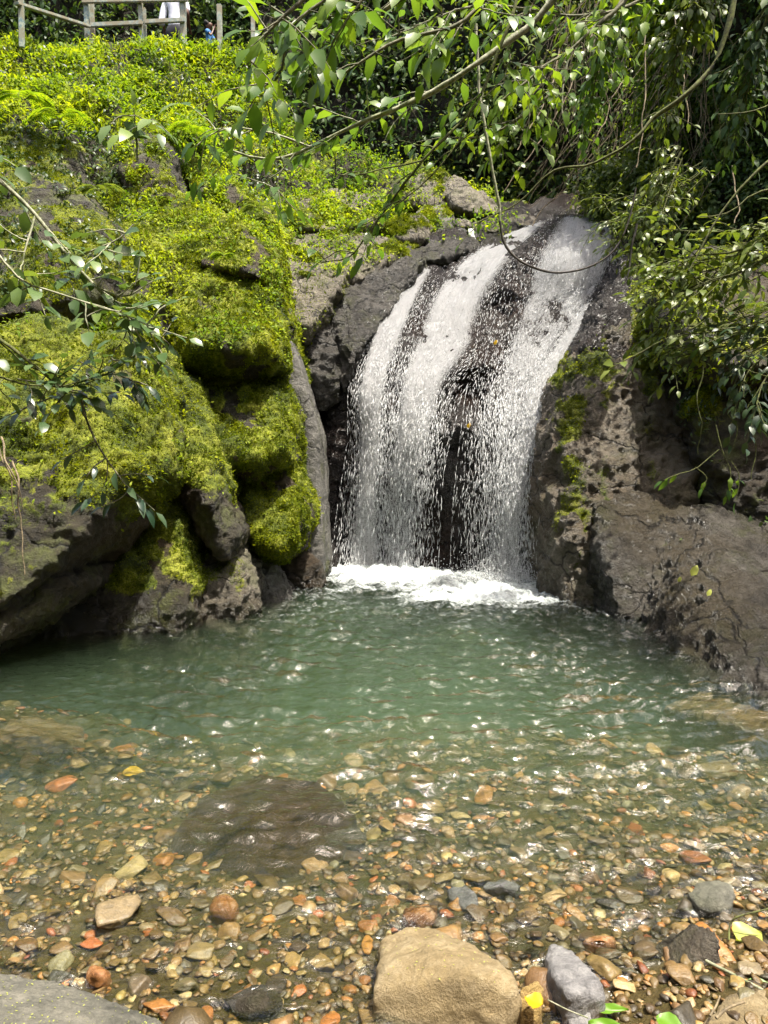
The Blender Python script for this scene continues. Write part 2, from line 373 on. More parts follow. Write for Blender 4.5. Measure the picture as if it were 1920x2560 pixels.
# ------------------------------------------------------------ the gorge wall: one surface through control points
def tps(cp):
    cp = np.array(cp, float); x = cp[:, :2] / 1000; n = len(x)
    def U(a, b): r2 = ((a[:, None] - b[None]) ** 2).sum(-1) + 1e-9; return r2 * np.log(r2)
    A = np.zeros((n + 3, n + 3)); A[:n, :n] = U(x, x) + np.eye(n) * 1e-3; A[:n, n] = 1; A[:n, n + 1:] = x; A[n, :n] = 1; A[n + 1:, :n] = x.T
    w = np.linalg.solve(A, np.concatenate([cp[:, 2], np.zeros(3)]))
    def f(px, py):
        sh = np.shape(px); q = np.stack([np.ravel(px), np.ravel(py)], 1) / 1000
        return (U(q, x) @ w[:n] + w[n] + q @ w[n + 1:]).reshape(sh)
    return f
CP = [(-300, 110, 11), (0, 105, 12), (200, 118, 13), (350, 122, 13.3), (600, 125, 14), (700, 150, 14.5),
 (-300, 400, 8.5), (0, 300, 10.6), (200, 300, 11), (400, 300, 11.8), (600, 300, 12.8), (600, 450, 12),
 (0, 500, 9), (200, 500, 9.6), (400, 500, 10), (600, 520, 11.2), (-300, 900, 6.6), (0, 800, 7.6), (300, 800, 8.4), (500, 800, 9), (680, 800, 9.7),
 (-300, 1300, 6), (0, 1200, 6.8), (300, 1200, 7.6), (600, 1200, 8.6), (740, 1300, 9.2), (0, 1650, 6.4), (-300, 1700, 6), (400, 1600, 7.2), (700, 1500, 8.7),
 (700, 620, 10.8), (800, 700, 10.2), (900, 620, 11), (1000, 500, 12.5), (1200, 500, 13), (1100, 590, 12), (850, 520, 12), (800, 420, 13), (1000, 400, 14),
 (760, 820, 9.7), (840, 860, 9.6), (790, 1000, 9.7), (870, 980, 9.25), (830, 1150, 9.4), (820, 1400, 9.1), (900, 1480, 8.9),
 (1000, 690, 10.4), (1080, 670, 10.6), (1200, 625, 10.8), (1340, 565, 11), (1410, 535, 11.1), (1500, 535, 11.1), (1600, 545, 10.9),
 (1200, 800, 9.9), (1380, 760, 9.9), (1520, 720, 9.9), (950, 900, 9.3), (1050, 950, 9.15), (1200, 950, 9.1), (1380, 950, 9.0), (1520, 850, 9.2),
 (900, 1200, 9.3), (1050, 1200, 9.1), (1200, 1200, 8.75), (1350, 1200, 8.5), (900, 1430, 9.4), (1080, 1440, 9.15), (1250, 1450, 8.75), (1350, 1470, 8.2),
 (1400, 480, 13), (1550, 490, 12.4), (1500, 420, 13), (1450, 950, 8.9), (1500, 1200, 8.3), (1500, 1500, 7.8),
 (1600, 850, 8.9), (1700, 1000, 8.5), (1900, 1000, 8), (1900, 1500, 6.6), (1750, 1600, 6.6), (2200, 1000, 7), (2200, 1600, 5.6),
 (1650, 560, 10.1), (1800, 560, 9.3), (1920, 560, 8.8), (2200, 560, 8), (1620, 200, 11), (1800, 200, 9.5), (1920, 200, 8.8), (2200, 200, 8), (1620, 0, 11), (1900, -200, 8.5), (2200, -200, 7.6), (1700, -200, 10)]
D = tps(CP)
def disp_surface(V, F, amps=((.9, .34, 0), (2.6, .12, 1), (11., .016, 0)), seed=0):
    me = mesh('tmp', V, F); _, no = getmesh(me); bpy.data.meshes.remove(me)
    d = sum((fbm(V, f, 3, seed + f, bool(r)) * a for f, a, r in amps))
    return V + no * d[:, None]
def relief(x0, x1, y0, y1, st, off=0., clip=None, depth=D):
    px = np.arange(x0, x1 + st, st); py = np.arange(y0, y1 + st, st); A, B = np.meshgrid(px, py)
    V = P(A, B, depth(A, B) + off).reshape(-1, 3); F = grid(len(px), len(py))[:, ::-1]
    if clip is not None:
        ok = clip(A, B).ravel(); F = F[ok[F].all(1)]
    return V, F, A.ravel(), B.ravel()
def used(V, F, *arrs):
    u = np.unique(F); mp_ = np.full(len(V), -1); mp_[u] = np.arange(len(u)); return (V[u], mp_[F]) + tuple(a[u] for a in arrs)
# the ledge edge follows the top control points; the wall is cut a little above it
crest = lambda A: np.interp(A, [-400, 0, 200, 350, 600, 680, 730, 830, 1000, 1200, 1330, 1400, 1600, 1640, 1700, 2300], [100, 100, 112, 116, 120, 140, 300, 400, 400, 470, 530, 500, 500, 300, -300, -300])
V, F, A, B = relief(-350, 2250, -300, 1720, 9, clip=lambda A, B: B > crest(A))
V, F, A, B = used(V, F, A, B)
V = disp_surface(V, F)
def region(A, B, poly):
    """inside test for a polygon in picture coordinates of the control grid"""
    inside = np.zeros(A.shape, bool); n = len(poly)
    for i in range(n):
        x1, y1 = poly[i]; x2, y2 = poly[(i + 1) % n]
        c = ((y1 > B) != (y2 > B)) & (A < (x2 - x1) * (B - y1) / (y2 - y1 + 1e-9) + x1); inside ^= c
    return inside
FALLP = [(740, 640), (900, 600), (1080, 600), (1250, 520), (1700, 480), (1620, 760), (1420, 900), (1400, 1600), (700, 1600), (780, 1000), (700, 860)]
HV, HF = V, F
fallm = region(A, B, FALLP)
nF = fallm[F].all(1)
mossw = sstep(-.3, .35, fbm(V, 1.2, 3, 2)) * .9
hill = link('hillside', mesh('hillside', *used(V, F[~nF], mossw)[:2], MR['soil'], attrs={'moss': used(V, F[~nF], mossw)[2] * .75}), base=(0, 9, 0))
tag(hill, kind='structure')
# dark rocky face the water runs over: ledges and overhangs of its own
Vf, Ff, Af, Bf = relief(660, 1700, 470, 1620, 4, off=-.06, clip=lambda A, B: region(A, B, [(720, 650), (890, 590), (1090, 590), (1250, 510), (1720, 470), (1640, 780), (1440, 920), (1420, 1620), (690, 1620), (760, 1000), (690, 850)]))
Vf, Ff, Af, Bf = used(Vf, Ff, Af, Bf)
def bump2(cx, cy, sx, sy, rot=0.):
    c, s = math.cos(rot), math.sin(rot); u = ((Af - cx) * c + (Bf - cy) * s) / sx; v = (-(Af - cx) * s + (Bf - cy) * c) / sy
    return np.exp(-(u * u + v * v))
dy = -.22 * bump2(1000, 750, 30, 200, .45) * 0
dy += .25 * sstep(-18, 10, Bf - (938 - (Af - 1130) * .08)) * sstep(1115, 1140, Af) * sstep(1250, 1215, Af) * sstep(1075, 1000, Bf)
dy += -.12 * bump2(1165, 1075, 70, 30, -.2) + .18 * bump2(1190, 985, 60, 40)
dy += .16 * bump2(960, 1230, 25, 160) + .16 * bump2(1100, 1300, 40, 120) + .12 * bump2(1230, 770, 45, 30)
dy += -.15 * bump2(1280, 620, 60, 40) + .35 * bump2(1370, 1280, 18, 190) + .3 * bump2(760, 1000, 40, 80)
Vf = Vf + np.array([0, 1, 0]) * dy[:, None]
Vf = disp_surface(Vf, Ff, ((1.1, .10, 0), (3.6, .07, 1), (10., .03, 1), (30, .008, 0)), 3)
face = link('waterfall_rock', mesh('waterfall_rock', Vf, Ff, MR['wet'], attrs={'moss': np.zeros(len(Vf))}))
tag(face, 'dark wet rock face that the waterfall runs down', 'rock face')
VF, FF = Vf, Ff

# ------------------------------------------------------------ rocks
def hullmesh(groups, vox, smooth=2):
    bm = bmesh.new()
    for pts in groups:
        vs = [bm.verts.new(p) for p in pts]
        g = bmesh.ops.convex_hull(bm, input=vs, use_existing_faces=False)
        bmesh.ops.delete(bm, geom=list({v for v in g['geom_interior'] + g['geom_unused'] if isinstance(v, bmesh.types.BMVert)}), context='VERTS')
    bmesh.ops.recalc_face_normals(bm, faces=bm.faces)
    me = bpy.data.meshes.new('t'); bm.to_mesh(me); bm.free()
    o = bpy.data.objects.new('t', me); S.collection.objects.link(o)
    m = o.modifiers.new('r', 'REMESH'); m.mode = 'VOXEL'; m.voxel_size = vox; m.use_smooth_shade = True
    if smooth: q = o.modifiers.new('s', 'SMOOTH'); q.factor = .6; q.iterations = smooth
    dg = bpy.context.evaluated_depsgraph_get(); ev = o.evaluated_get(dg)
    r = bpy.data.meshes.new_from_object(ev); bpy.data.objects.remove(o); bpy.data.meshes.remove(me)
    V, no = getmesh(r); n = len(r.polygons); F = np.empty(len(r.loops), np.int32); r.loops.foreach_get('vertex_index', F)
    F = F.reshape(-1, 4) if len(F) == n * 4 else getfaces(r)
    bpy.data.meshes.remove(r); return V, no, F
def blob(outline, Y0, front, back, drop=None, fc=None, inner=.6, tilt=0.):
    """convex lump: outline (px,py[,Y]) at depth Y0, bulging towards and away from the viewer; tilt leans the top away"""
    o = [(p + (Y0,))[:3] if len(p) == 2 else p for p in outline]
    c = np.mean([p[:2] for p in o], axis=0) if fc is None else np.array(fc)
    ys = [p[1] for p in o]; h = max(ys) - min(ys)
    pts = []
    for x, y, d in o:
        d = d + tilt * (c[1] - y) / h
        q = P(x, y, d); pts.append(q); pts.append(q + np.array([0, back, -.05 * back]))
        ix, iy = c + (np.array((x, y)) - c) * inner
        pts.append(P(ix, iy, d + tilt * (y - iy) / h * 0 - front * .9))
    pts.append(P(c[0], c[1], np.mean([p[2] for p in o]) - front))
    if drop is not None:
        for q in list(pts):
            if q[2] < drop[0]: pts.append(np.array([q[0], q[1], drop[1]]))
    return pts
ROCKS = {}
def rock(key, groups, mat, label, vox=.022, amp=1., moss=None, smooth=2, amps=None, seed=None, clumps=1., name='boulder', tufts=0, leafmat='moss', tsize=(.009, .022), cat='boulder', part=True):
    V, no, F = hullmesh(groups, vox, smooth)
    seed = (sum(map(ord, key)) % 97) if seed is None else seed
    amps = amps or ((1.1, .09, 0), (3.2, .045, 1), (9., .026, 1), (26., .010, 0))
    d = sum((fbm(V, f, 3, seed + f, bool(r)) * a * amp for f, a, r in amps))
    mo = np.zeros(len(V))
    if moss:
        lo, up, nz_ = moss[:3]                                # base amount, extra where it faces up, noise
        px, py = proj(V)
        mo = lo + up * sstep(-.1, .7, no[:, 2]) + nz_ * fbm(V, 1.6, 3, seed)
        if len(moss) > 3: mo = mo + moss[3](px, py, V)
        mo = np.clip(mo - .55 * sstep(.18, .5, fbm(V, 3.1, 3, seed + 8)), 0, 1)
        cl = np.abs(fbm(V, 7., 2, seed + 3)) * .035 + np.abs(fbm(V, 19., 2, seed + 5)) * .018
        d = d + cl * sstep(.4, .7, mo) * clumps
    V = V + no * d[:, None]
    o = link(name, mesh(name, V, F, MR[mat], attrs={'moss': mo}))
    tag(o, label, cat)
    if tufts:
        tufts = int(tufts * 1.35)
        T = F if F.shape[1] == 3 else np.concatenate([F[:, :3], F[:, [0, 2, 3]]])
        ppx, ppy = proj(V); vis = ((no * (V - np.array([0, 0, CAMZ]))).sum(1) < .3) & (V[:, 2] > -.05)
        ps, ns = scatter(V, T, tufts, np.maximum(sstep(.42, .6, mo) * vis, 1e-5 * vis) * (.25 + sstep(-.2, .4, fbm(V, 4., 2, seed + 9))))
        tgt = rng.normal(size=ps.shape); dr = norm(ns * rng.uniform(.2, 1.2, (len(ps), 1)) + tgt * .7 + np.array([0, 0, .25]))
        sz = rng.uniform(*tsize, len(ps)) * (1 + (rng.random(len(ps)) > .97) * 1.3)
        tone = np.clip(.5 + fbm(ps, 2.2, 2, seed + 4) * .5 + rng.normal(size=len(ps)) * .2, 0, 1)
        q = leaves(ps + ns * .004, dr, norm(ns + tgt[:, ::-1] * .6), sz, (BIT_V, BIT_F), tone, 1.2)
        l = tag(link('moss', mesh('moss', q[0], q[1], ML[leafmat], q[2], smooth=False), parent=o), kind='stuff')
    ROCKS[key] = (V, F, no, mo); return o

low = (1.2, -1.3)
# left bank, from the water up
rock('B1', [blob([(-260, 880), (60, 800), (330, 850), (395, 960), (404, 1170), (300, 1310), (180, 1430), (60, 1560), (-60, 1640), (-300, 1640)], 5.75, .45, 1.6, tilt=.9, inner=.7)],
     'basalt', 'huge dark mossy boulder at the left edge above a long diagonal crack', moss=(.2, .25, .35, lambda x, y, V: .6 * sstep(1400, 1050, y) + .3 * sstep(330, 400, x)), tufts=26000)
rock('B1b', [blob([(-260, 1440), (60, 1400), (180, 1435), (188, 1470), (120, 1540), (20, 1600), (-80, 1650), (-260, 1650)], 5.25, .2, 1., tilt=.3)],
     'basalt', 'rounded brown rock wedged under the huge left boulder', moss=(.1, .1, .2))
rock('B2', [blob([(405, 1180), (445, 1260), (478, 1400), (492, 1550), (300, 1590), (60, 1640), (-120, 1680), (20, 1600), (190, 1440), (290, 1310)], 6.25, .2, 1.3, drop=low, tilt=.7, inner=.75)],
     'basalt', 'dark wedge of rock with a green moss patch, rising from the water at left', moss=(.0, .2, .25, lambda x, y, V: .85 * sstep(1530, 1420, y) * sstep(200, 300, x)), tufts=16000, tsize=(.008, .018))
rock('B3', [blob([(392, 950), (430, 930), (470, 950), (510, 1060), (560, 1210), (590, 1330), (560, 1390), (480, 1290), (430, 1160), (400, 1060)], 6.75, .25, 1., tilt=.7, inner=.55)],
     'basalt', 'narrow leaning slab with mossy top between two left boulders', moss=(.3, .25, .35, lambda x, y, V: .6 * sstep(1250, 1170, y) - .3 * sstep(1250, 1300, y)), tufts=9000)
rock('B3b', [blob([(440, 1290), (500, 1270), (560, 1360), (600, 1400), (560, 1500), (480, 1420)], 6.9, .12, 1., tilt=.3)],
     'basalt', 'dim mossy ledge tucked above the knobbly rock', moss=(.2, .4, .3), tufts=3000)
rock('B5', [blob([(455, 900), (560, 930), (700, 950), (735, 1060), (738, 1150), (640, 1190), (550, 1180), (510, 1060)], 7.4, .3, 1.2, tilt=.6, inner=.7)],
     'basalt', 'bright mossy rock panel trailing small creepers below the big green bulge', moss=(.55, .3, .3, lambda x, y, V: .25 * sstep(560, 700, x)), tufts=26000)
rock('B4', [blob([(560, 1180), (640, 1160), (735, 1130), (762, 1280), (745, 1370), (700, 1410), (640, 1390), (590, 1330)], 7.4, .38, 1.1, tilt=.4, inner=.65)],
     'basalt', 'bright green mossy rock hanging over the dark hollow beside the grey slab', moss=(.6, .3, .3), tufts=26000)
rock('B8', [blob([(478, 1390), (520, 1355), (590, 1355), (625, 1420), (640, 1500), (618, 1530), (560, 1545), (492, 1545)], 6.75, .28, .9, drop=low, tilt=.25),
            blob([(492, 1440), (560, 1430), (575, 1500), (550, 1540), (495, 1535)], 6.5, .12, .4, drop=low)],
     'tan', 'knobbly grey green rock at the water edge below the mossy slabs', amp=1.3, moss=(.0, .45, .2), tufts=4000, tsize=(.008, .018), clumps=.5)
rock('B9', [blob([(615, 1440), (640, 1405), (675, 1420), (695, 1490), (700, 1512), (650, 1520), (618, 1500)], 7.2, .15, .7, drop=low)],
     'grey', 'small craggy grey rock at the waterline right of the knobbly rock', amp=1.2, vox=.015, moss=(.0, .3, .2))
rock('B6', [blob([(400, 640), (470, 600), (570, 600), (660, 650), (700, 740), (716, 850), (715, 920), (610, 935), (480, 920), (400, 850), (385, 730)], 7.9, .36, 1.5, tilt=1.2, inner=.62)],
     'basalt', 'big bulging boulder covered in bright yellow green moss', moss=(.75, .3, .3), tufts=60000)
rock('B6b', [blob([(380, 960), (385, 880), (420, 850), (700, 900), (715, 940), (560, 950)], 7.75, .05, .8)],
     'basalt', 'shaded rock underside below the big green bulge', moss=(.6, .2, .2), tufts=6000)
rock('B7', [blob([(230, 500), (330, 480), (500, 500), (640, 560), (700, 640), (690, 720), (560, 640), (420, 660), (260, 640)], 8.9, .35, 1.6, tilt=1.6, inner=.7)],
     'basalt', 'long mossy ledge rock above the big green bulge', moss=(.5, .35, .35), tufts=45000)
rock('B7b', [blob([(200, 640), (330, 600), (430, 640), (420, 760), (400, 900), (340, 960), (200, 940), (120, 800)], 7.5, .35, 1.4, tilt=1.1, inner=.7)],
     'basalt', 'mossy boulder with leafy shrub branches in front, left of the big green bulge', moss=(.4, .35, .4), tufts=40000)
rock('B11', [blob([(-200, 460), (60, 440), (190, 480), (250, 560), (290, 700), (200, 800), (60, 840), (-200, 860)], 7.4, .4, 1.6, tilt=1.4, inner=.7)],
     'basalt', 'shaded dark boulder behind the leafy shrub at the left edge', moss=(.2, .4, .4), tufts=16000)
rock('B12', [blob([(290, 350), (360, 320), (430, 370), (450, 480), (430, 540), (330, 520), (280, 440)], 10.2, .4, 1.4, tilt=.8)],
     'basalt', 'dark rounded rock knob under the hillside with white leaved plant above', vox=.03, moss=(.15, .35, .3), tufts=9000)
rock('B13', [blob([(-150, 330), (60, 320), (190, 370), (220, 480), (130, 540), (-150, 520)], 9.6, .4, 1.4, tilt=.9)],
     'basalt', 'dark overgrown rock at the upper left edge', vox=.03, moss=(.2, .45, .35), tufts=14000)
rock('B14', [blob([(440, 420), (520, 400), (600, 470), (690, 560), (700, 640), (640, 600), (520, 520)], 10.2, .25, 1.2, tilt=.8)],
     'basalt', 'mossy sloping rock between the hillside and the middle terrace', vox=.03, moss=(.45, .35, .3), tufts=15000)
# grey vertical slab left of the fall
rock('B10', [blob([(712, 860), (730, 850), (760, 960), (795, 1080), (800, 1250), (810, 1400), (800, 1440), (770, 1400), (745, 1240), (735, 1050)], 8.0, .05, 1.1, drop=(.2, -1.2), inner=.6)],
     'grey', 'tall smooth grey rock slab standing left of the waterfall', vox=.018, amp=.45, amps=((1.1, .05, 0), (4, .03, 1), (14., .015, 1), (40, .006, 1)), smooth=1, cat='rock slab', name='rock_slab')
rock('B10b', [blob([(700, 1380), (760, 1370), (800, 1430), (780, 1470), (690, 1490), (660, 1460)], 7.9, .05, .8, drop=(1.2, -1.2))],
     'basalt', 'black wet rock in the hollow at the foot of the grey slab', vox=.018)
rock('B15', [blob([(710, 700), (760, 700), (830, 780), (830, 860), (800, 960), (850, 1000), (800, 1020), (735, 900), (700, 780)], 9.35, .2, .8, tilt=.3)],
     'greywet', 'shadowed cracked rock between the grey slab and the white water', amp=1.3, moss=(.05, .25, .2))
rock('B16', [blob([(700, 730), (760, 700), (860, 690), (840, 740), (820, 800), (760, 850), (705, 820)], 9.3, .3, 1., tilt=.7)],
     'tan', 'pale pitted rock shelf above the dark hollow left of the fall', amp=1.2, moss=(.02, .22, .25), tufts=2500)
rock('B17', [blob([(800, 700), (1000, 640), (1060, 650), (1000, 700), (930, 790), (880, 900), (860, 980), (830, 900), (820, 800)], 9.75, .22, 1., tilt=1.1, inner=.6)],
     'greywet', 'damp dark grey rock shoulder beside the left stream of the fall', amp=1.1, moss=(.0, .1, .1))
# middle terrace
rock('T1', [blob([(660, 590), (800, 570), (960, 600), (1010, 640), (900, 700), (760, 720), (680, 700)], 10.4, .15, 1.4, tilt=1.3, inner=.7)],
     'tan', 'broad flat rock terrace patched with moss, middle of the picture', amp=1.1, moss=(.12, .28, .55), tufts=16000)
rock('T2', [blob([(700, 500), (850, 470), (960, 500), (1000, 560), (860, 600), (700, 590)], 11.4, .25, 1.4, tilt=1.)],
     'tan', 'low rock shelf under leafy herbs behind the flat terrace', amp=1.2, moss=(.3, .35, .4), tufts=15000, vox=.03)
def trock(key, o, Y, fr, bk, mat, label, moss=None, tufts=0, **k):
    return rock(key, [blob(o, Y, fr, bk, tilt=.3)], mat, label, moss=moss, tufts=tufts, **k)
trock('R1', [(1010, 470), (1040, 435), (1070, 432), (1110, 440), (1130, 480), (1110, 540), (1020, 540), (1000, 510)], 12.4, .3, .9, 'tan', 'squarish mossy boulder on the skyline of the terrace', (.1, .35, .4), 4500)
trock('R2', [(1090, 450), (1140, 442), (1165, 470), (1230, 510), (1260, 545), (1200, 560), (1170, 545), (1120, 520), (1110, 480)], 12.3, .3, .9, 'tan', 'large pale pitted boulder sloping down to the right behind the fall', (.0, .2, .25), 800)
trock('R3', [(1030, 530), (1060, 510), (1110, 508), (1132, 540), (1130, 580), (1090, 605), (1040, 600)], 11.6, .25, .8, 'grey', 'rounded grey boulder topped with bright moss near the small trickle', (-.15, .6, .2, lambda x, y, V: .25 * sstep(1100, 1060, x)), 7000)
trock('R4', [(950, 555), (990, 535), (1050, 540), (1075, 570), (1070, 600), (1020, 620), (960, 600)], 11.2, .22, .8, 'tan', 'boulder with a mossy left side in front of the rounded grey one', (.0, .45, .3, lambda x, y, V: .25 * sstep(1040, 980, x)), 7000)
trock('R5', [(1136, 560), (1145, 545), (1163, 542), (1178, 555), (1174, 570), (1150, 574)], 11.5, .12, .25, 'tan', 'small round tan stone beside the trickle', None, vox=.014)
trock('R6', [(1180, 560), (1200, 548), (1290, 546), (1340, 550), (1335, 570), (1290, 585), (1200, 590), (1182, 578)], 11.5, .15, .6, 'tan', 'flat mossy rock right of the trickle at the lip', (.1, .25, .3), 1000)
trock('R7', [(1280, 553), (1300, 546), (1335, 548), (1345, 562), (1300, 570)], 11.25, .08, .3, 'brown', 'smooth orange brown stone on the lip left of the fall')
trock('R8', [(1060, 600), (1090, 585), (1150, 580), (1165, 605), (1130, 625), (1070, 630)], 11.1, .12, .6, 'wet', 'dark wet rock under the small trickle')
trock('R9', [(1000, 625), (1080, 615), (1180, 600), (1200, 620), (1120, 655), (1040, 665), (990, 650)], 10.8, .15, .8, 'greywet', 'low grey rock hump between terrace and waterfall')
trock('R10', [(940, 600), (1000, 590), (1050, 610), (1030, 640), (960, 650), (920, 625)], 10.8, .12, .7, 'basalt', 'low bright green mossy hump at the end of the terrace', (.5, .3, .2), 6000)
trock('R11', [(1250, 520), (1290, 505), (1330, 520), (1345, 550), (1250, 560)], 13.0, .2, .6, 'basalt', 'dim mossy boulder in the shade behind the lip', (.2, .3, .2), 800)
trock('R12', [(1430, 525), (1460, 515), (1510, 516), (1530, 528), (1480, 545), (1435, 540)], 11.5, .08, .4, 'brown', 'reddish stone breaking the water at the top of the fall')
# right bank
rock('S1', [blob([(1395, 960), (1440, 880), (1560, 800), (1680, 900), (1770, 1060), (1800, 1300), (1620, 1480), (1480, 1480), (1375, 1420), (1362, 1200)], 7.8, .35, 1.6, tilt=.9, inner=.7, drop=(.8, -1.))],
     'bankrock', 'broad brown rock face with vertical streaks of moss right of the waterfall', vox=.02, amp=1.35,
     moss=(.02, .0, .28, lambda x, y, V: .62 * np.exp(-((x - 1430) / 42) ** 2) * sstep(1480, 1400, y) + .3 * sstep(1100, 950, y) + .45 * np.exp(-((x - 1510) / 22) ** 2) + .4 * np.exp(-((x - 1620) / 20) ** 2)), tufts=7000, tsize=(.008, .02), clumps=.5)
rock('S1b', [blob([(1440, 880), (1500, 760), (1560, 650), (1640, 640), (1720, 800), (1700, 960), (1560, 960)], 8.7, .3, 1.4, tilt=1., inner=.7)],
     'wet', 'glistening wet rock beside the upper right edge of the fall', moss=(-.2, .0, .3, lambda x, y, V: 1. * sstep(1545, 1600, x)), tufts=9000, amp=1.2)
rock('S2', [[P(*q) for q in ((1560, 1545, 6.75), (1585, 1430, 7.0), (1625, 1340, 7.2), (1700, 1290, 7.2), (1765, 1285, 7.0), (1862, 1480, 6.1), (1950, 1500, 5.7), (2200, 1560, 5.4), (2200, 1900, 4.1), (1925, 1775, 4.25), (1830, 1728, 4.75), (1725, 1697, 5.1), (1620, 1600, 5.95), (1640, 1450, 6.6), (1750, 1560, 5.75), (1850, 1640, 5.1))] +
            [np.array([*P(a, b, y)[:2], -1.]) for a, b, y in ((1560, 1540, 6.8), (2200, 1600, 4.9), (2200, 1900, 4.2), (1925, 1775, 4.25), (1725, 1695, 5.1), (1620, 1600, 5.9))] + [P(1700, 1330, 8.2), P(2200, 1350, 7.4), np.array([4., 7., -1.])]],
     'bankslab', 'great smooth grey brown rock sloping into the pool at the right edge', vox=.02, amp=1., smooth=3, amps=((1.1, .08, 0), (2.6, .07, 1), (8., .022, 1), (30., .008, 0)), moss=(-.1, .05, .2, lambda x, y, V: .3 * np.exp(-((x - 1640) / 60) ** 2 - ((y - 1360) / 30) ** 2)))
rock('S3', [blob([(1372, 1400), (1430, 1385), (1520, 1440), (1550, 1490), (1545, 1545), (1470, 1520), (1380, 1480)], 7.3, .25, 1., drop=(1.2, -1.2), tilt=.2)],
     'bankrock', 'low reddish brown rock by the foam at the right foot of the fall', amp=1.2)
rock('S6', [blob([(1490, 1260), (1600, 1220), (1720, 1280), (1700, 1440), (1660, 1600), (1590, 1590), (1525, 1545), (1500, 1420)], 6.85, .2, 1.2, drop=(1.3, -1.2), tilt=.75, inner=.75)],
     'bankslab', 'mottled rock shoulder joining the mossy face to the smooth bank rock at right', vox=.02, amp=.9, moss=(-.05, .1, .3))
rock('S4', [blob([(1740, 1010), (1800, 930), (2200, 900), (2200, 1500), (1930, 1500), (1860, 1480), (1790, 1290)], 7.1, .1, 1.4, tilt=.3)],
     'basalt', 'dark mossy cliff recess at the right edge behind the sloping rock', moss=(.2, .1, .4), tufts=7000)
rock('S5', [blob([(1640, 740), (1760, 620), (2200, 540), (2200, 960), (1920, 960), (1780, 960), (1700, 900)], 7.6, .5, 1.4, tilt=1., inner=.7)],
     'basalt', 'overgrown rock bulge under the leafy plants at right', moss=(.2, .3, .3), tufts=4000, vox=.03)
# near rocks under and above the water
rock('W1', [[np.array(p) for p in ((-.95, 3.0, -.3), (-.85, 3.35, -.14), (-.6, 3.45, -.07), (-.3, 3.35, -.06), (-.12, 3.1, -.09), (-.18, 2.8, -.13), (-.45, 2.75, -.17), (-.75, 2.85, -.2), (-.85, 3.05, -.13), (-.4, 3.0, -.035), (-1., 3.2, -.5), (-.1, 3.2, -.5), (-.5, 2.6, -.4))]],
     'sunk', 'large flat brown rock just under the water among the gravel', vox=.012, amp=.3, smooth=4)
rock('W2', [[np.array(p) for p in ((-2.35, 4.0, -.3), (-1.95, 3.9, -.32), (-1.8, 4.3, -.34), (-2.0, 4.75, -.35), (-2.6, 4.8, -.3), (-2.7, 4.3, -.25), (-2.3, 4.3, -.9), (-1.9, 4.4, -.9), (-2.6, 4.6, -.9))]],
     'sunktan', 'sunken yellowish boulder near the left edge of the pool', amp=.5, smooth=5)
rock('W3', [[np.array(p) for p in ((2.1, 4.2, -.12), (2.6, 3.9, -.05), (1.9, 4.9, -.25), (2.6, 4.4, .02), (2.2, 4.9, -.15), (3., 3.6, -.1), (2.2, 4.2, -.8), (3., 4.4, -.8), (2., 4.9, -.8))]],
     'sunktan', 'submerged orange ledge along the foot of the right bank rock', amp=.5, smooth=5)

# ------------------------------------------------------------ the white water
def water_mat(name, dens, fu=34, fv=3.6, bright=.97):
    m, nt, out = newmat(name); n = N(nt); uv = n('UVMap').outputs[0]
    pos = n('NewGeometry').outputs['Position']
    mp = n('Mapping', {'Vector': uv, 'Scale': (fu, fv, 1)}).outputs[0]
    a = n('TexNoise', {'Vector': mp, 'Scale': 1., 'Detail': 5, 'Roughness': .72, 'Distortion': 1.6}).outputs[0]
    mp2 = n('Mapping', {'Vector': uv, 'Scale': (fu * .22, fv * .12, 1)}).outputs[0]
    b = n('TexNoise', {'Vector': mp2, 'Scale': 1., 'Detail': 3}).outputs[0]
    c = n('TexNoise', {'Vector': pos, 'Scale': 55, 'Detail': 3, 'Distortion': 1.5}).outputs[0]
    at = n('Attribute', attribute_name='dens').outputs['Fac']
    f = n.math('ADD', n.math('MULTIPLY', a, .60), n.math('ADD', n.math('MULTIPLY', b, .30), n.math('MULTIPLY', c, .62)))
    f = n.math('ADD', f, n.math('SUBTRACT', at, dens + .125))
    al = n.ramp(f, [(.58, g3(0)), (.69, g3(.97))])
    bp = n('Bump', {'Height': n.math('ADD', a, c), 'Strength': 1., 'Distance': .05}).outputs[0]
    p = n('BsdfPrincipled', {'Base Color': (bright, bright * 1.005, bright * 1.02, 1), 'Roughness': .25, 'Normal': bp, 'Specular IOR Level': .5})
    tl = n('BsdfTranslucent', {'Color': (bright, bright, bright, 1), 'Normal': bp})
    w = n('MixShader', {0: .6, 1: p.outputs[0], 2: tl.outputs[0]})
    mx = n('MixShader', {0: al, 1: n('BsdfTransparent').outputs[0], 2: w.outputs[0]}); nt.links.new(mx.outputs[0], out.inputs[0]); return m
mdrop, dnt, do_ = newmat('white_drops'); n = N(dnt)
p_ = n('BsdfPrincipled', {'Base Color': (.95, .96, .97, 1), 'Roughness': .2}); t_ = n('BsdfTranslucent', {'Color': (.95, .96, .97, 1)})
dnt.links.new(n('MixShader', {0: .6, 1: p_.outputs[0], 2: t_.outputs[0]}).outputs[0], do_.inputs[0])
OCT_V = np.array([[1, 0, 0], [-1, 0, 0], [.1, 1, 0], [.1, -1, 0], [.1, 0, 1], [.1, 0, -1.]]) * .5
OCT_F = np.array([[0, 2, 4], [0, 4, 3], [0, 3, 5], [0, 5, 2], [1, 4, 2], [1, 3, 4], [1, 5, 3], [1, 2, 5]])
fall = empty('waterfall', P(1120, 1430, 8.9)); tag(fall, 'white waterfall spreading over dark rock into the pool', 'waterfall')
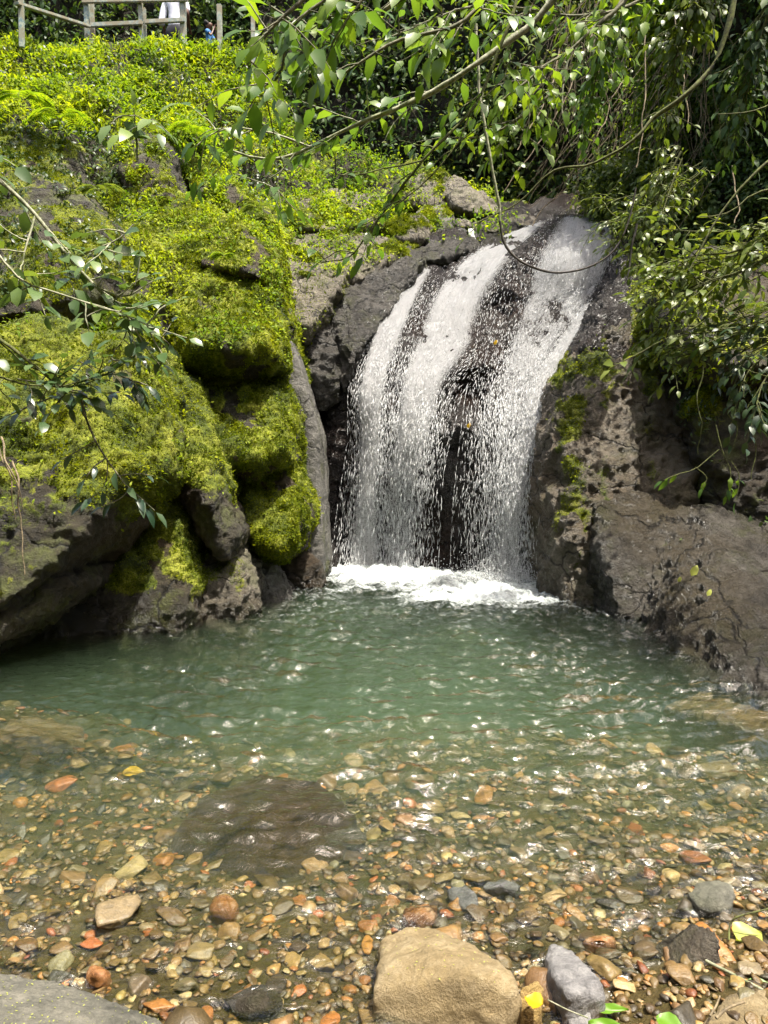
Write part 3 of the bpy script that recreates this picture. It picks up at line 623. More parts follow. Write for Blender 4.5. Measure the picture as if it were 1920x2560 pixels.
def stream(rows, dens, layers, ndrops, nu=60, nv=260, seed=0, spread=1., dsz=(.02, .09), fv=6.):
    r = np.random.default_rng(seed + 50)
    L = smoothpath([q[0] for q in rows], nv); Rr = smoothpath([q[1] for q in rows], nv)
    dn = np.interp(np.linspace(0, 1, nv), np.linspace(0, 1, len(rows)), [q[2] for q in rows])
    u = np.linspace(0, 1, nu); A = L[:, None, 0] * (1 - u) + Rr[:, None, 0] * u; B = L[:, None, 1] * (1 - u) + Rr[:, None, 1] * u
    mid = P(A, B, D(A, B)); vl = np.concatenate([[0], np.cumsum(np.linalg.norm(np.diff(mid[:, nu // 2], axis=0), axis=1))]); wd = np.linalg.norm(mid[:, -1] - mid[:, 0], axis=1).mean()
    edge = sstep(0, .34, u) * sstep(1, .66, u); vv = np.linspace(0, 1, nv); vend = sstep(0, .015, vv)
    for k in range(layers):
        ln = (nv, nu); off = -.13 - .045 * k - .10 * sstep(.45, 1, vv)[:, None]
        V = P(A, B, D(A, B) + off).reshape(-1, 3)
        q = np.stack([np.tile(u, nv) * wd * 5, np.repeat(vl, nu) * 1.6, np.full(nu * nv, k * 7. + seed)], 1)
        V[:, 1] -= fbm(q, 1., 3) * .05; q2 = q * np.array([3.5, 4, 1]); V += np.stack([fbm(q2, 1, 2, 1), -fbm(q2, 1, 2, 2), fbm(q2, 1, 2, 3)], 1) * .012
        UV = np.stack([np.tile(u, nv) * wd + k * 3.1, np.repeat(vl, nu) + k * 1.7 + seed], 1)
        dd = (dn[:, None] * (.55 + .45 * edge[None]) - .5 * (1 - vend[:, None]) - .22 * (1 - edge[None])).ravel()
        link('water_sheet', mesh('water_sheet', V, grid(nu, nv), water_mat('fall_water', dens, fv=fv) if k == 0 else bpy.data.materials[-1], attrs={'dens': dd}, uv=UV), parent=fall) if False else \
        link('water_sheet', mesh('water_sheet', V, grid(nu, nv), MWAT, attrs={'dens': dd}, uv=UV), parent=fall)
    # falling drops and short strands along the flow
    vi = r.random(ndrops) ** .8; uu = np.clip(r.normal(.5, .25, ndrops), -.1, 1.1) 
    fi = vi * (nv - 1); i0 = np.minimum(fi.astype(int), nv - 2); fr_ = fi - i0
    l = L[i0] * (1 - fr_)[:, None] + L[i0 + 1] * fr_[:, None]; rr = Rr[i0] * (1 - fr_)[:, None] + Rr[i0 + 1] * fr_[:, None]
    uu = .5 + (uu - .5) * (1 + .25 * vi * spread); q = l + (rr - l) * uu[:, None]
    l2 = L[i0 + 1] - L[i0]; r2 = Rr[i0 + 1] - Rr[i0]; dr = l2 + (r2 - l2) * uu[:, None]; dr /= np.linalg.norm(dr, axis=1)[:, None]
    yo = D(q[:, 0], q[:, 1]) - .12 - .12 * sstep(.45, 1, vi) - r.exponential(.05, ndrops)
    a = P(q[:, 0], q[:, 1], yo); q3 = q + dr * 6; b = P(q3[:, 0], q3[:, 1], D(q3[:, 0], q3[:, 1]) - (D(q[:, 0], q[:, 1]) - yo))
    d = norm(b - a + r.normal(size=a.shape) * .004); ln = r.uniform(*dsz, ndrops) * (.6 + .9 * vi) * (.5 + r.random(ndrops)); w_ = r.uniform(.0025, .0075, ndrops)
    M = frames(d, np.tile([[0., -1, .2]], (ndrops, 1)), ln, w_); M[:, :, 2] = norm(M[:, :, 2]) * w_[:, None]
    V, F, _ = inst(OCT_V, OCT_F, a, M); tag(link('droplets', mesh('droplets', V, F, mdrop, smooth=False), parent=fall), kind='stuff')
MWAT = water_mat('fall_water', .5)
SA = [((1010, 668), (1098, 664), 0.600), ((950, 755), (1045, 770), 0.670), ((912, 850), (1015, 850), 0.670), ((886, 968), (972, 968), 0.630), ((884, 1100), (965, 1090), 0.550), ((868, 1250), (965, 1250), 0.500), ((850, 1432), (972, 1432), 0.550)]
SB = [((1225, 600), (1410, 528), 0.640), ((1120, 660), (1300, 650), 0.660), ((1060, 730), (1235, 760), 0.640), ((1020, 810), (1205, 880), 0.620), ((990, 900), (1135, 965), 0.620), ((970, 1000), (1108, 1060), 0.580), ((955, 1100), (1085, 1150), 0.510), ((935, 1250), (1072, 1260), 0.420), ((930, 1436), (1062, 1436), 0.480)]
SC = [((1370, 530), (1590, 545), 0.600), ((1300, 640), (1585, 620), 0.600), ((1262, 740), (1570, 690), 0.570), ((1235, 830), (1500, 780), 0.520), ((1220, 900), (1425, 880), 0.480), ((1200, 990), (1390, 980), 0.440), ((1190, 1090), (1375, 1080), 0.400), ((1175, 1250), (1355, 1250), 0.380), ((1170, 1450), (1355, 1465), 0.440)]
SD = [((1440, 760), (1520, 740), 0.440), ((1375, 870), (1440, 855), 0.620), ((1320, 960), (1392, 960), 0.640), ((1290, 1080), (1355, 1080), 0.600), ((1245, 1250), (1320, 1250), 0.540), ((1225, 1450), (1315, 1460), 0.540)]
stream(SA, .5, 3, 8000, 50, 240, 1); stream(SB, .5, 3, 12000, 80, 280, 2); stream(SC, .5, 3, 15000, 90, 280, 3); stream(SD, .5, 3, 5000, 34, 200, 4)
ST = [((1168, 576), (1186, 576), .7), ((1172, 590), (1190, 590), .7), ((1176, 612), (1200, 612), .7)]
def trickle():
    r = np.random.default_rng(5); pts = []
    for k in range(9):
        x0 = 1172 + r.uniform(0, 12); path = [P(x0, 572, 11.15), P(x0 + 2, 588, 11.05), P(x0 + 6 + r.uniform(-4, 8), 612, 10.95)]
        pts.append(tube(smoothpath(path, 10), .010, .006, 5, .5))
    V, F, _ = join(pts); o = link('trickle', mesh('trickle', V, F, mdrop)); tag(o, 'tiny white trickle between round tan stone and flat mossy rock', 'trickle')
trickle()
# foam at the foot
fxs = np.linspace(-1.0, 2.1, 300); fys = np.linspace(6.0, 9.8, 300); FX, FY = np.meshgrid(fxs, fys)
def ell(px, py, a, b):
    c = WP(px, py); return np.exp(-(((FX - c[0]) / a) ** 2 + ((FY - c[1]) / b) ** 2) ** 1.0)
fd = 1.5 * ell(915, 1432, .62, .5) + 1.1 * ell(1030, 1436, .5, .40) + 1.5 * ell(1255, 1484, .55, .45) + .45 * ell(1100, 1470, 1.3, .8) + .5 * ell(1180, 1500, .6, .18) + .35 * ell(1100, 1450, 1.1, .40)
q = np.stack([FX.ravel(), FY.ravel() * 1.3, 0 * FX.ravel()], 1)
lump = np.abs(fbm(q, 7., 3, 2)) * .035 + np.abs(fbm(q, 22., 2, 3)) * .015
fd = np.clip(fd, 0, 1.3) + (fbm(q, 1.8, 3, 6) * .75).reshape(FX.shape) * (fd > .02) * sstep(.02, .3, fd)
FZ = wave(FX, FY) + .012 + lump.reshape(FX.shape) * np.clip(fd, 0, 1)
fmat, fnt, fo = newmat('foam'); n = N(fnt); pos = n('NewGeometry').outputs['Position']
mp = n('Mapping', {'Vector': pos, 'Scale': (12, 22, 12)}).outputs[0]
a = n('TexNoise', {'Vector': mp, 'Scale': 1., 'Detail': 6, 'Roughness': .68, 'Distortion': 1.2}).outputs[0]
at = n('Attribute', attribute_name='dens').outputs['Fac']
al = n.ramp(n.math('ADD', a, n.math('MULTIPLY', at, .34)), [(.56, g3(0)), (.98, g3(.96))])
bp = n('Bump', {'Height': a, 'Strength': .8, 'Distance': .04}).outputs[0]
p = n('BsdfPrincipled', {'Base Color': (.66, .72, .72, 1), 'Roughness': .35, 'Normal': bp})
mx = n('MixShader', {0: al, 1: n('BsdfTransparent').outputs[0], 2: p.outputs[0]}); fnt.links.new(mx.outputs[0], fo.inputs[0])
link('foam', mesh('foam', np.stack([FX, FY, FZ], -1).reshape(-1, 3), grid(300, 300), fmat, attrs={'dens': fd.ravel()}), parent=fall)
# splash drops round the foot
sp = []
for cx, cy, n_, sx in ((905, 1405, 2200, .30), (1010, 1405, 1200, .28), (1250, 1455, 2600, .28), (1330, 1455, 500, .12)):
    c = WP(cx, cy); sp.append(np.stack([c[0] + rng.normal(size=n_) * sx, c[1] + rng.normal(size=n_) * .14, np.abs(rng.exponential(.09, n_))], 1))
sp = np.concatenate(sp); sz = rng.uniform(.005, .014, len(sp))
V, F, _ = inst(OCT_V, OCT_F, sp, frames(rng.normal(size=sp.shape), rng.normal(size=sp.shape), sz)); tag(link('splash_drops', mesh('splash_drops', V, F, mdrop, smooth=False), parent=fall), kind='stuff')

# ------------------------------------------------------------ river stones
def ico(sub):
    bm = bmesh.new(); bmesh.ops.create_icosphere(bm, subdivisions=sub, radius=1); bm.verts.ensure_lookup_table()
    V = np.array([v.co[:] for v in bm.verts]); F = np.array([[v.index for v in f.verts] for f in bm.faces]); bm.free(); return V, F
def stone_shape(sub, r, planes=11, flat=.42, soft=16):
    V, F = ico(sub); nn = norm(r.normal(size=(planes, 3))); nn = np.concatenate([nn, -nn[:4]]); d = r.uniform(.6, 1., len(nn))
    c = np.maximum(V @ nn.T, 0) / d; rad = 1 / ((c ** soft).sum(1) ** (1 / soft)); rad = np.minimum(rad, 1.35)
    W_ = V * rad[:, None]; W_ = W_ * (1 + .04 * fbm(W_, 2.2, 3, r.uniform(0, 9)))[:, None]; W_ *= np.array([1, r.uniform(.6, .9), flat * r.uniform(.7, 1.1)])
    return W_ / np.abs(W_).max() * .5, F
big_shapes = [stone_shape(4, rng) for _ in range(14)]; small_shapes = [stone_shape(2, rng) for _ in range(10)]
PAL = [((.20, .145, .075), 'brown', 30), ((.30, .22, .11), 'tan', 22), ((.40, .21, .07), 'orange', 8), ((.11, .085, .055), 'dark brown', 14), ((.085, .078, .066), 'dark grey', 8), ((.22, .20, .15), 'grey', 6), ((.46, .38, .25), 'cream', 6), ((.36, .14, .06), 'rust red', 4)]
pw_ = np.array([p[2] for p in PAL], float); pw_ /= pw_.sum()
NS = 15000
sy = 1.55 + 4.8 * rng.random(NS) ** 1.35; half = sy * .56 + .15; sx = rng.uniform(-1, 1, NS) * half
ss = np.exp(rng.normal(math.log(.029), .50, NS)); ss = np.clip(ss, .016, .17) * (1 + .16 * (sy - 1.8))
ok = np.ones(NS, bool)
def in_poly(px, py, poly): return region(np.asarray(px), np.asarray(py), poly)
o_ = np.argsort(-ss); placed = np.zeros((0, 3)); keep = []
for i in o_:
    if ss[i] > .05:
        if len(placed):
            dd = np.hypot(placed[:, 0] - sx[i], placed[:, 1] - sy[i])
            if (dd < (placed[:, 2] + ss[i]) * .42).any(): continue
        placed = np.vstack([placed, [sx[i], sy[i], ss[i]]])
    
    if sy[i] > 3.8 and rng.random() < (sy[i] - 3.8) * .5: continue
    keep.append(i)
keep = np.array(keep); sx, sy, ss = sx[keep], sy[keep], ss[keep]
sz = bedz(sx, sy) + ss * .12
pc = rng.choice(len(PAL), len(sx), p=pw_)
cc = np.array([PAL[k][0] for k in pc]) * rng.uniform(.42, .98, (len(sx), 1)) * np.array([1.02, .88, .62]) * rng.uniform(.93, 1.07, (len(sx), 3))
ppx, ppy = proj(np.stack([sx, sy, sz], 1)); app = ss / np.hypot(sy, 1.5)
hid = in_poly(ppx, ppy, [(940, 2400), (1010, 2320), (1170, 2350), (1300, 2450), (1320, 2560), (1250, 2800), (900, 2800)]) | in_poly(ppx, ppy, [(-100, 2430), (200, 2470), (470, 2560), (300, 2800), (-100, 2800)])
vis = (ppx > -10) & (ppx < 1930) & (ppy < 2575) & ~hid
order = np.argsort(-np.where(vis, app, 0)); ind = order[:285]; rest = order[285:]
LAB = {k[1]: 'small %s stone lying in the gravel under the clear shallow water' % k[1] for k in PAL}
for q_, i in enumerate(ind):
    V, F = big_shapes[q_ % 14]; key = 'stone_%d' % (q_ % 14)
    me = bpy.data.meshes.get(key) or mesh(key, V, F, MSTONE, np.ones((len(V), 3)))
    o = bpy.data.objects.new('stone', me); S.collection.objects.link(o); c = cc[i]
    o.location = (sx[i], sy[i], sz[i]); o.rotation_euler = (rng.normal() * .22, rng.normal() * .22, rng.uniform(0, 6.3)); o.scale = [float(ss[i])] * 3
    o.color = (*c, 1); tag(o, LAB[PAL[pc[i]][1]], 'stone', '%s stones in the gravel' % PAL[pc[i]][1])
gr = []
for k in range(10):
    s_ = rest[k::10]; m_ = len(s_); an = rng.uniform(0, 6.3, m_); d = np.stack([np.cos(an), np.sin(an), rng.normal(size=m_) * .2], 1)
    up = np.stack([rng.normal(size=m_) * .3, rng.normal(size=m_) * .3, np.ones(m_)], 1)
    gr.append(inst(*small_shapes[k], np.stack([sx[s_], sy[s_], sz[s_]], 1), frames(d, up, ss[s_]), cc[s_]))
V, F, C = join(gr); tag(link('gravel', mesh('gravel', V, F, MSTONE, C)), kind='stuff')

# named rocks of the near shore
def FPt(l): return [WP(a, b, c) for a, b, c in l]
def shore(key, pts, mat, label, vox=.008, amp=1., base=-.28, **k):
    q = FPt(pts); q += [np.array([p[0] * 1., p[1] + .03, base]) for p in q]
    return rock(key, [q], mat, label, vox=vox, amps=k.pop('amps', ((3., .012 * amp, 0), (11., .007 * amp, 1), (40., .003 * amp, 1))), smooth=k.pop('smooth', 3), **k)
shore('N1', [(955, 2350, .03), (1010, 2314, .04), (1090, 2314, .04), (1170, 2350, .06), (965, 2425, .08), (1080, 2410, .12), (1275, 2440, .11), (1300, 2490, .09), (1190, 2440, .14), (930, 2580, -.04), (1240, 2680, -.06), (1290, 2560, -.02), (940, 2480, .05)],
      'boulder', 'big golden brown boulder, the largest rock at the bottom of the picture', smooth=1, vox=.010)
shore('N2', [(1365, 2390, .03), (1382, 2362, .03), (1430, 2382, .05), (1500, 2455, .07), (1514, 2500, .05), (1505, 2545, .0), (1420, 2490, .09), (1385, 2430, .07), (1352, 2470, -.03), (1420, 2540, -.03)],
      'slate', 'angular grey slate rock with pale veined top right of the big golden boulder', smooth=1, vox=.006)
shore('N3', [(1650, 2500, .03), (1680, 2485, .04), (1790, 2482, .05), (1830, 2500, .04), (1800, 2560, .02), (1700, 2560, .02), (1660, 2530, .0)],
      'rust', 'rust orange flat stone at the lower right corner', smooth=1, vox=.006)
shore('N4', [(1760, 2560, .07), (1830, 2490, .08), (1900, 2480, .10), (2000, 2490, .10), (2000, 2650, .08), (1780, 2640, .04)],
      'boulder', 'pale pinkish brown rock cut by the lower right corner of the picture', smooth=2, vox=.007)
shore('N5', [(1640, 2370, 0), (1735, 2312, .08), (1790, 2322, .12), (1815, 2370, .10), (1800, 2425, .02), (1700, 2420, .02), (1640, 2400, -.02)],
      'brown', 'wet brown rock breaking the shallow water at the right', amp=1.4, vox=.008)
shore('N6', [(-120, 2425, .03), (0, 2435, .05), (130, 2460, .06), (260, 2500, .06), (400, 2545, .02), (440, 2600, -.02), (300, 2700, .10), (0, 2600, .14), (-120, 2560, .14), (200, 2560, .11)],
      'bankgrey', 'flat grey boulder flecked with tiny yellow petals at the lower left corner', vox=.01)
shore('N7', [(1410, 2520, .03), (1440, 2510, .04), (1470, 2525, .03), (1480, 2560, .02), (1430, 2575, .02), (1405, 2550, .0)], 'slate', 'small black glossy stone below the angular grey slate', smooth=1, vox=.005)
shore('N8', [(1120, 2225, -.02), (1165, 2210, -.01), (1190, 2235, .0), (1195, 2262, -.02), (1160, 2270, -.03), (1125, 2245, -.03)], 'slate', 'oval blue black stone just behind the big golden boulder', base=-.12, vox=.006)
for k_, (a_, b_, w_, h_, mt, lb) in enumerate([(1780, 2240, 60, 40, 'bankgrey', 'flat green grey slab under shallow water near the right edge'), (1050, 2285, 50, 28, 'rust', 'orange flat stone left of the oval blue black stone'),
        (560, 2265, 30, 22, 'rust', 'bright orange rounded pebble below the large flat brown rock'), (1500, 2350, 45, 18, 'rust', 'red orange stone behind the angular grey slate'), (245, 2455 - 20, 32, 20, 'rust', 'rusty brown flat stone near the flat grey boulder'),
        (1250, 2215, 55, 20, 'slate', 'long black stone lying in the riffle behind the oval blue black stone'), (640, 2500, 80, 40, 'brown', 'glistening brown rock at the bottom left of the big golden boulder'), (850, 2090, 60, 26, 'tan', 'pale submerged stone right of the large flat brown rock')]):
    zz = float(bedz(*[np.array([v]) for v in WP(a_, b_)[:2]])[0]) + .02; s3 = (zz + .03)
    shore('K%d' % k_, [(a_ + w_ * math.cos(t) * rng.uniform(.8, 1.1), b_ + h_ * math.sin(t) * rng.uniform(.8, 1.1), s3 - .02) for t in np.linspace(0, 5.6, 8)] + [(a_, b_ - 4, s3 + .01)], mt, lb, base=zz - .12, vox=.007)
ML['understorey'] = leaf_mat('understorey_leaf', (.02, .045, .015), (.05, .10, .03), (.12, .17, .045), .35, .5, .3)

# ------------------------------------------------------------ wooded slopes behind
tps2 = tps([(-400, 200, 17), (0, 200, 17), (400, 200, 17), (700, 300, 16.5), (900, 400, 16), (1200, 450, 15.5), (1450, 450, 14.5), (1650, 450, 13.5), (1800, 500, 13),
            (-400, -200, 18), (400, -200, 18), (900, -200, 17), (1300, -100, 15.5), (1600, 0, 14), (1800, 0, 13), (900, 150, 16.2), (1250, 200, 15), (400, 50, 17)])
Vb, Fb, Ab, Bb = relief(-500, 1850, -190, 640, 12, depth=tps2)
Vb = disp_surface(Vb, Fb, ((.4, .5, 0), (1.5, .2, 1), (5, .07, 0)), 8)
bs = link('wooded_slope', mesh('wooded_slope', Vb, Fb, MR['soil'], attrs={'moss': np.full(len(Vb), .25)})); tag(bs, kind='structure')
LG = np.linspace(-30, 30, 60)
X, Y = np.meshgrid(np.linspace(-7, -3.0, 60), np.linspace(13.25, 16.5, 30)); Zl = 8.17 + .1 * fbm(np.stack([X.ravel(), Y.ravel(), 0 * X.ravel()], 1), .8, 3).reshape(X.shape)
tag(link('ledge_path', mesh('ledge_path', np.stack([X, Y, Zl], -1).reshape(-1, 3), grid(60, 30), MR['soil'], attrs={'moss': np.zeros(X.size)})), kind='structure')
# unseen leafy bank added behind and beside the viewer to cut sky light
th = np.linspace(R(172), R(368), 110); hz = np.linspace(-1.5, 11.5, 46); TH, HZ = np.meshgrid(th, hz)
rr_ = 8.5 + .25 * HZ + 1.2 * fbm(np.stack([np.cos(TH).ravel() * 4, np.sin(TH).ravel() * 4, HZ.ravel() * .5], 1), .6, 4).reshape(TH.shape)
Vn = np.stack([rr_ * np.cos(TH), 2.5 + rr_ * np.sin(TH), HZ], -1).reshape(-1, 3); Fn = grid(110, 46)
tag(link('sky_block_bank', mesh('sky_block_bank', Vn, Fn, MR['soil'], attrs={'moss': np.full(len(Vn), .6)})), kind='structure')
ps, ns = scatter(Vn, np.concatenate([Fn[:, :3], Fn[:, [0, 2, 3]]]), 14000); d = rng.normal(size=ps.shape) + [0, 0, -.3]
V, F, C = leaves(ps + rng.normal(size=ps.shape) * .35, d, rng.normal(size=ps.shape) * .5 + [0, 0, 1], rng.uniform(.12, .34, len(ps)))
tag(link('sky_block_foliage', mesh('sky_block_foliage', V, F, ML['dark'], C)), kind='stuff')

def tri(F): return F if F.shape[1] == 3 else np.concatenate([F[:, :3], F[:, [0, 2, 3]]])
def cover(name, V, F, n, w, size, mat, tpl=(LEAF_V, LEAF_F), raise_=.1, droop=0., spread=1., tone=.5, wid=1., out=.5, ts=.18):
    ps, ns = scatter(V, tri(F), n, w)
    ns = np.where((ns * (ps - [0, 0, CAMZ])).sum(1, keepdims=True) > 0, -ns, ns)
    g = rng.normal(size=ps.shape); d = norm(ns * out + g * spread + np.array([0, 0, -droop]))
    up = norm(np.array([0, -.25, 1.]) + rng.normal(size=ps.shape) * .45 + ns * .4)
    ps = ps + ns * (rng.random((n, 1)) ** 1.5 * raise_) + np.array([0, 0, 1.]) * (rng.random((n, 1)) ** 2 * raise_ * .6)
    tn = np.clip(tone + fbm(ps, 1.3, 3, 5) * .45 + rng.normal(size=n) * ts, 0, 1)
    V_, F_, C_ = leaves(ps, d, up, rng.uniform(*size, n), tpl, tn, wid)
    return tag(link(name, mesh(name, V_, F_, mat, C_, smooth=False)), kind='stuff')

HA, HB = proj(HV)                                   # picture position of every hillside vertex, for patchy growth
patch = sstep(-.35, .3, fbm(HV, 1.1, 3, 12))
lft = sstep(760, 640, HA)
wtop = lft * sstep(420, 230, HB) * (.55 + .45 * patch) + lft * .45 * patch * sstep(900, 400, HB)
cover('hillside_herbs', HV, HF, 34000, wtop * (.12 + sstep(-.15, .2, fbm(HV, 1.9, 3, 44))) * sstep(-400, -200, HA), (.035, .10), ML['herb'], raise_=.15, tone=.62, wid=.9)
cover('hillside_dark_leaves', HV, HF, 16000, lft * sstep(90, 200, HB) * sstep(1700, 900, HB) * (1.1 - patch) * .6, (.03, .09), ML['dark'], raise_=.18, tone=.7)
cover('hillside_grass', HV, HF, 7000, wtop, (.08, .2), ML['herb'], tpl=(NARROW_V * [1, .22, 1], LEAF_F), raise_=.05, tone=.8, out=.9, droop=-.3)
mid_ = sstep(640, 720, HA) * sstep(1330, 1200, HA) * sstep(640, 560, HB)
cover('terrace_herbs', HV, HF, 9000, mid_ * (.4 + patch), (.03, .09), ML['herb'], raise_=.22, tone=.5)
rgt = sstep(1440, 1520, HA)
wv = rgt * sstep(1760, 1640, HA) * sstep(620, 520, HB) * (.3 + patch)
cover('cliff_vines', HV, HF, 44000, wv, (.04, .11), ML['vine'], tpl=(LEAF_V, LEAF_F), raise_=.5, droop=.8, tone=.5, wid=.9)
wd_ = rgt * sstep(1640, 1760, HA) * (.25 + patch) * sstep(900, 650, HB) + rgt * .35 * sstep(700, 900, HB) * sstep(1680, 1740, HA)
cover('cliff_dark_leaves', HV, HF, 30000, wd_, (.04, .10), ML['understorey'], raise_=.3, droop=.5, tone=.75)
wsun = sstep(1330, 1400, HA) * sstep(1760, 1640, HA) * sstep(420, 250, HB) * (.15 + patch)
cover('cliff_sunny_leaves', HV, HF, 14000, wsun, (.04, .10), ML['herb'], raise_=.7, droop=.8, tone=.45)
BA, BB = proj(Vb); bp_ = sstep(-.4, .3, fbm(Vb, .8, 3, 4))
cover('forest_understorey', Vb, Fb, 42000, (.2 + bp_), (.06, .20), ML['understorey'], raise_=1.0, tone=.6, droop=.4)
cover('forest_bright_leaves', Vb, Fb, 15000, bp_ * sstep(1050, 1400, BA), (.06, .14), ML['vine'], raise_=1.6, tone=.6, droop=.6)

# ------------------------------------------------------------ branches, shrubs, vines
def plant(name, label, cat, paths, bark, lmat, lsize, twig=(6, .35), gap=.05, tpl=(LEAF_V, LEAF_F), droop=.5, start=.15, seed=0, group=None, wid=1., tone=.55, twr=.0035, sides=6, flat=.35, onmain=True, curl=.25, ts=.22):
    """paths: [(points, r0, r1)]; twigs and leaves grow along each path"""
    r = np.random.default_rng(seed + 900); tubes, LP, LD, LU, LS = [], [], [], [], []
    def grow(pts, st, g):
        seg = np.linalg.norm(np.diff(pts, axis=0), axis=1); L = seg.sum(); m_ = max(1, int(L * (1 - st) / g)); side = 1
        cum = np.concatenate([[0], np.cumsum(seg)]) / L
        for k in range(m_ + 1):
            t = st + (1 - st) * (k + r.uniform(-.3, .3)) / m_; t = min(max(t, 0), 1); p = np.array([np.interp(t, cum, pts[:, c]) for c in range(3)])
            i = min(np.searchsorted(cum, t), len(pts) - 1); tg = norm(pts[i] - pts[max(i - 1, 0)] if i else pts[1] - pts[0])
            sd_ = norm(np.cross(tg, [0, 0, 1.]) + 1e-6) * side; side = -side
            d = norm(tg * r.uniform(.3, 1) + sd_ * r.uniform(.4, 1.2) + np.array([0, 0, -droop * r.uniform(.3, 1.4)]) + r.normal(size=3) * .2)
            if k == m_: d = norm(tg + np.array([0, 0, -droop * .5]))
            LP.append(p + d * .012); LD.append(d); LU.append(norm(np.array([0, -flat, 1.]) + r.normal(size=3) * .35)); LS.append(r.uniform(*lsize) * (1 if r.random() > .12 else .55))
    for pts, r0, r1 in paths:
        pts = np.asarray(pts, float); n_ = max(8, int(np.linalg.norm(np.diff(pts, axis=0), axis=1).sum() / .07)); sp_ = smoothpath(pts, n_)
        sp_ = sp_ + np.stack([fbm(sp_, 3, 2, k + seed) for k in range(3)], 1) * .018
        tubes.append(tube(sp_, r0, r1, sides, .18)); L = np.linalg.norm(np.diff(sp_, axis=0), axis=1).sum()
        if onmain: grow(sp_[int(n_ * .55):], .2, gap * 1.4)
        for k in range(int(L * (1 - start) * twig[0])):
            t = start + (1 - start) * r.random(); i = min(int(t * (n_ - 1)), n_ - 2); tg = norm(sp_[i + 1] - sp_[i]); l = twig[1] * r.uniform(.4, 1.3)
            d = norm(tg * r.uniform(.2, 1.1) + r.normal(size=3) * [.8, .5, .55]); m2 = 7; q = [sp_[i]]
            for j in range(m2): d = norm(d + np.array([0, 0, -curl * .28 * droop]) + r.normal(size=3) * .12); q.append(q[-1] + d * l / m2)
            q = np.array(q); tubes.append(tube(q, twr * 1.3, twr * .5, 4)); tubes[-1] = tubes[-1] if sides == 4 else tubes[-1]; grow(q, .15, gap)
    root = empty(name, np.asarray(paths[0][0][0], float)); tag(root, label, cat, group)
    tv, tf, _ = join(tubes); link('branch', mesh('branch', tv, tf, MB[bark]), parent=root)
    if LP:
        n_ = len(LP); LP, LD, LU, LS = map(np.array, (LP, LD, LU, LS)); tn = np.clip(tone + r.normal(size=n_) * ts, 0, 1)
        V_, F_, C_ = leaves(LP, LD, LU, LS, tpl, tn, wid); link('leaves', mesh('leaves', V_, F_, ML[lmat], C_, smooth=False), parent=root)
    return root
def PP(l): return [P(*q) for q in l]
# the tree overhanging from the upper right
plant('overhanging_branch', 'long pale lit branch crossing the top of the picture from upper right to left', 'branch',
      [(PP([(1480, -120, 4.6), (1330, 60, 4.7), (1180, 165, 4.7), (1060, 240, 4.8), (960, 285, 4.8), (850, 330, 4.9), (740, 385, 5.), (650, 398, 5.), (560, 370, 5.1)]), .022, .006),
       (PP([(740, 385, 5.0), (690, 440, 5.), (640, 470, 5.)]), .006, .003)], 'palebark', 'tree', (.085, .15), (6.5, .36), .065, droop=.75, start=.28, seed=1, tone=.45)
plant('overhanging_branch', 'sunlit leafy bough filling the top centre edge of the picture', 'branch',
      [(PP([(1200, -160, 4.2), (1040, -40, 4.2), (900, 60, 4.2), (780, 80, 4.2), (680, 20, 4.2)]), .02, .006), (PP([(1000, -160, 3.9), (850, -30, 3.9), (740, 60, 3.9), (700, 180, 3.9), (640, 220, 3.9)]), .012, .004),
       (PP([(1300, -100, 4.4), (1150, 60, 4.4), (1000, 100, 4.4), (860, 180, 4.4), (800, 160, 4.4)]), .014, .004)], 'bark', 'tree', (.09, .17), (9, .38), .06, droop=.7, start=.05, seed=2, tone=.62)
plant('overhanging_branch', 'thin dark branch hanging down from the top centre past the terrace boulders', 'branch',
      [(PP([(1310, -60, 4.5), (1250, 120, 4.5), (1180, 270, 4.5), (1060, 400, 4.5), (960, 530, 4.6), (880, 640, 4.6), (800, 660, 4.6)]), .013, .003), (PP([(1180, 270, 4.5), (1130, 380, 4.5), (1010, 500, 4.5), (900, 570, 4.5)]), .006, .002),
       (PP([(1060, 400, 4.5), (900, 440, 4.5), (820, 420, 4.5)]), .005, .002)], 'mossbark', 'tree', (.06, .11), (6.5, .28), .06, droop=.8, start=.3, seed=3, tone=.5)
plant('overhanging_branch', 'yellow green leafy bough in the sunlight at the top right of centre', 'branch',
      [(PP([(1700, -200, 5.4), (1560, 0, 5.4), (1440, 110, 5.4), (1330, 190, 5.4), (1250, 260, 5.4)]), .02, .005), (PP([(1640, -160, 5.6), (1480, 120, 5.6), (1360, 250, 5.6), (1240, 330, 5.6), (1140, 350, 5.6)]), .016, .004),
       (PP([(1400, -160, 5.2), (1340, 0, 5.2), (1280, 100, 5.2), (1240, 180, 5.2)]), .012, .004)], 'bark', 'tree', (.07, .13), (11, .38), .055, droop=.8, start=.1, seed=4, tone=.8)
plant('overhanging_branch', 'bare mossy limb slanting down across the right cliff', 'branch',
      [(PP([(1850, -60, 4.6), (1800, 130, 4.6), (1710, 240, 4.6), (1640, 290, 4.7), (1590, 340, 4.7), (1480, 415, 4.8), (1380, 430, 4.9), (1290, 510, 5.), (1180, 560, 5.)]), .018, .003)], 'mossbark', 'tree', (.05, .09), (1.0, .22), .06, droop=.6, start=.45, seed=5, tone=.5, onmain=False)
